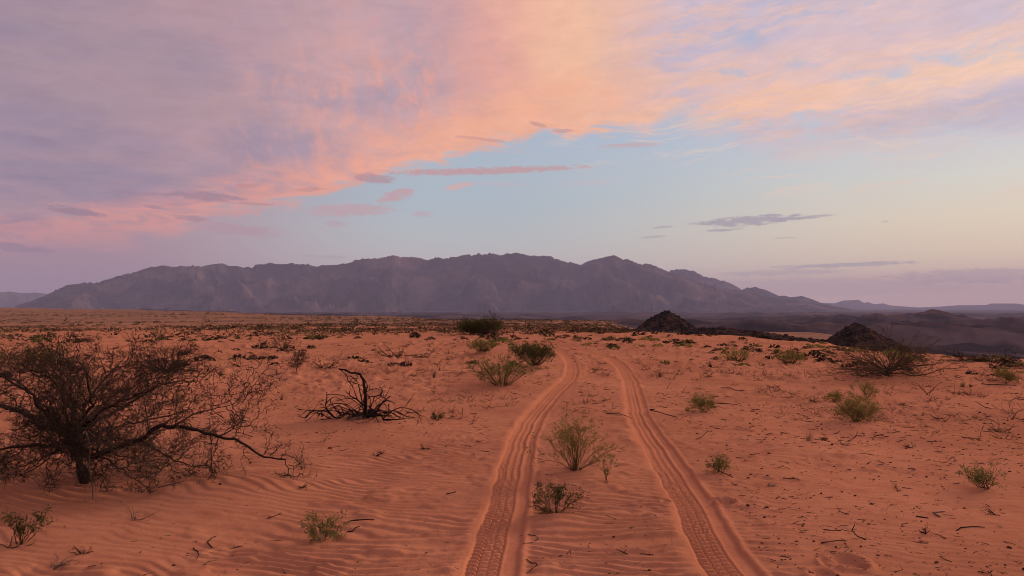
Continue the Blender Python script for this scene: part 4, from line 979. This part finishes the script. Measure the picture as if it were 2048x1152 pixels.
# ------------------------------------------------------------------ litter on the sand
def litter():
    rng = np.random.default_rng(5)
    N_ = 40000
    r = 3.6 * np.exp(rng.uniform(0, math.log(36 / 3.6), N_)); az = rng.uniform(-38, 38, N_)
    x = np.sin(np.radians(az)) * r; y = np.cos(np.radians(az)) * r
    d = fbm(x / 2.4, y / 2.4, 4, 601); rightish = sstep(az, 4, 20)
    keep = rng.random(N_) < sstep(d + .05 * rightish, .42, .70) * (.15 + .30 * rightish + .5 * sstep(r, 8, 14))
    for line, w in TRACKS[:2]:
        dd = np.min(np.hypot(x[:, None] - line[None, ::3, 0], y[:, None] - line[None, ::3, 1]), 1); keep &= (dd > .34) | (rng.random(N_) < .03)
    x, y, r = x[keep], y[keep], r[keep]; n = len(x); z = HD(x, y)
    typ = rng.random(n)
    tw = Wood(); pale = Wood()
    for i in np.where(typ < .62)[0]:
        w = tw if rng.random() < .82 else pale
        L = rng.lognormal(-3.5, .6) * (1 + r[i] * .03); L = min(L, .30); rr = max(.0013, min(.005, L * .035)) * (1 + r[i] * .04)
        a = rng.normal() * .7 + (math.pi if rng.random() < .5 else 0); p = np.array([x[i], y[i], z[i] + rr * .6]); dr = np.array([math.cos(a), math.sin(a), rng.uniform(-.02, .28) if rng.random() < .4 else 0.0])
        for k in range(3):
            q = p + dr * L / 3; w.seg(p, q, rr, rr * .85); p = q; dr = unit(dr + np.array([rng.normal() * .35, rng.normal() * .35, rng.normal() * .12])); rr *= .85
            if rng.random() < .2: w.seg(p, p + unit(rng.normal(size=3) + np.array([0, 0, .4])) * L * .3, rr * .7, rr * .4)
    tag(obj('twig_litter', tw.mesh('twig_litter'), M['scrap']), 'dark broken twigs strewn over the sand', 'litter', None, 'stuff')
    tag(obj('straw_litter', pale.mesh('straw_litter'), M['twig_grey']), 'pale bits of dry stalk strewn over the sand', 'litter', None, 'stuff')
    k = np.where(typ >= .62)[0]; sz = rng.lognormal(-5.3, .5, len(k)).clip(.003, .014) * (1 + r[k] * .03)
    tag(obj('chip_litter', rocks_mesh('chip_litter', np.stack([x[k], y[k], z[k] + sz * .2], 1), sz, rng, .6), M['scrap']), 'small dark chips and pebbles scattered on the sand', 'litter', None, 'stuff')
    # wispy tufts of dead undergrowth in the middle distance
    tf = Wood(); tp = Wood(); N2 = 2600
    r = 9 * np.exp(rng.uniform(0, math.log(34 / 9), N2)); az = rng.uniform(-38, 38, N2); x = np.sin(np.radians(az)) * r; y = np.cos(np.radians(az)) * r
    d = fbm(x / 3.2, y / 3.2, 3, 611); keep = rng.random(N2) < sstep(d, .40, .62) * .8
    for line, w in TRACKS[:2]:
        dd = np.min(np.hypot(x[:, None] - line[None, ::3, 0], y[:, None] - line[None, ::3, 1]), 1); keep &= dd > .5
    x, y, r = x[keep], y[keep], r[keep]; z = HD(x, y)
    for i in range(len(x)):
        tq = tf if rng.random() < .5 else tp
        for k in range(rng.integers(4, 12)):
            p = np.array([x[i] + rng.normal() * .05, y[i] + rng.normal() * .05, z[i]]); dr = unit(np.array([rng.normal(), rng.normal(), rng.uniform(.1, 1.0)])); L = rng.uniform(.05, .2); rr = .0012 + r[i] * .00016
            for j in range(3):
                q = p + dr * L / 3; q[2] = max(q[2], z[i]); tq.seg(p, q, rr, rr * .7); p = q; dr = unit(dr + rnd(rng) * .35)
    tag(obj('dry_undergrowth', tf.mesh('dry_undergrowth'), M['scrap']), 'wispy dry undergrowth dotted over the middle ground', 'undergrowth', None, 'stuff')
    tag(obj('dry_grass', tp.mesh('dry_grass'), M['straw']), 'sparse pale dry grass dotted over the middle ground', 'grass', None, 'stuff')
    print('litter', n, len(x))
litter()

# ------------------------------------------------------------------ air
def haze():
    x0, x1, y0, y1, z0, z1 = -31000, 31000, -31000, 31000, -140, 1010
    v = [(x, y, z) for z in (z0, z1) for x, y in ((x0, y0), (x1, y0), (x1, y1), (x0, y1))]
    f = [(3, 2, 1, 0), (4, 5, 6, 7), (0, 1, 5, 4), (1, 2, 6, 5), (2, 3, 7, 6), (3, 0, 4, 7)]
    m = bpy.data.materials.new('haze'); m.use_nodes = True; nt = m.node_tree; nt.nodes.clear()
    o = nt.nodes.new('ShaderNodeOutputMaterial'); p = nt.nodes.new('ShaderNodeVolumePrincipled')
    p.inputs['Color'].default_value = (.65, .67, 1.0, 1); p.inputs['Density'].default_value = 4.0e-5; p.inputs['Anisotropy'].default_value = .0
    nt.links.new(p.outputs[0], o.inputs['Volume'])
    tag(obj('haze', mesh_np('haze', v, f), m), 'thin lavender dusk haze over the desert', None, None, 'stuff')
haze()
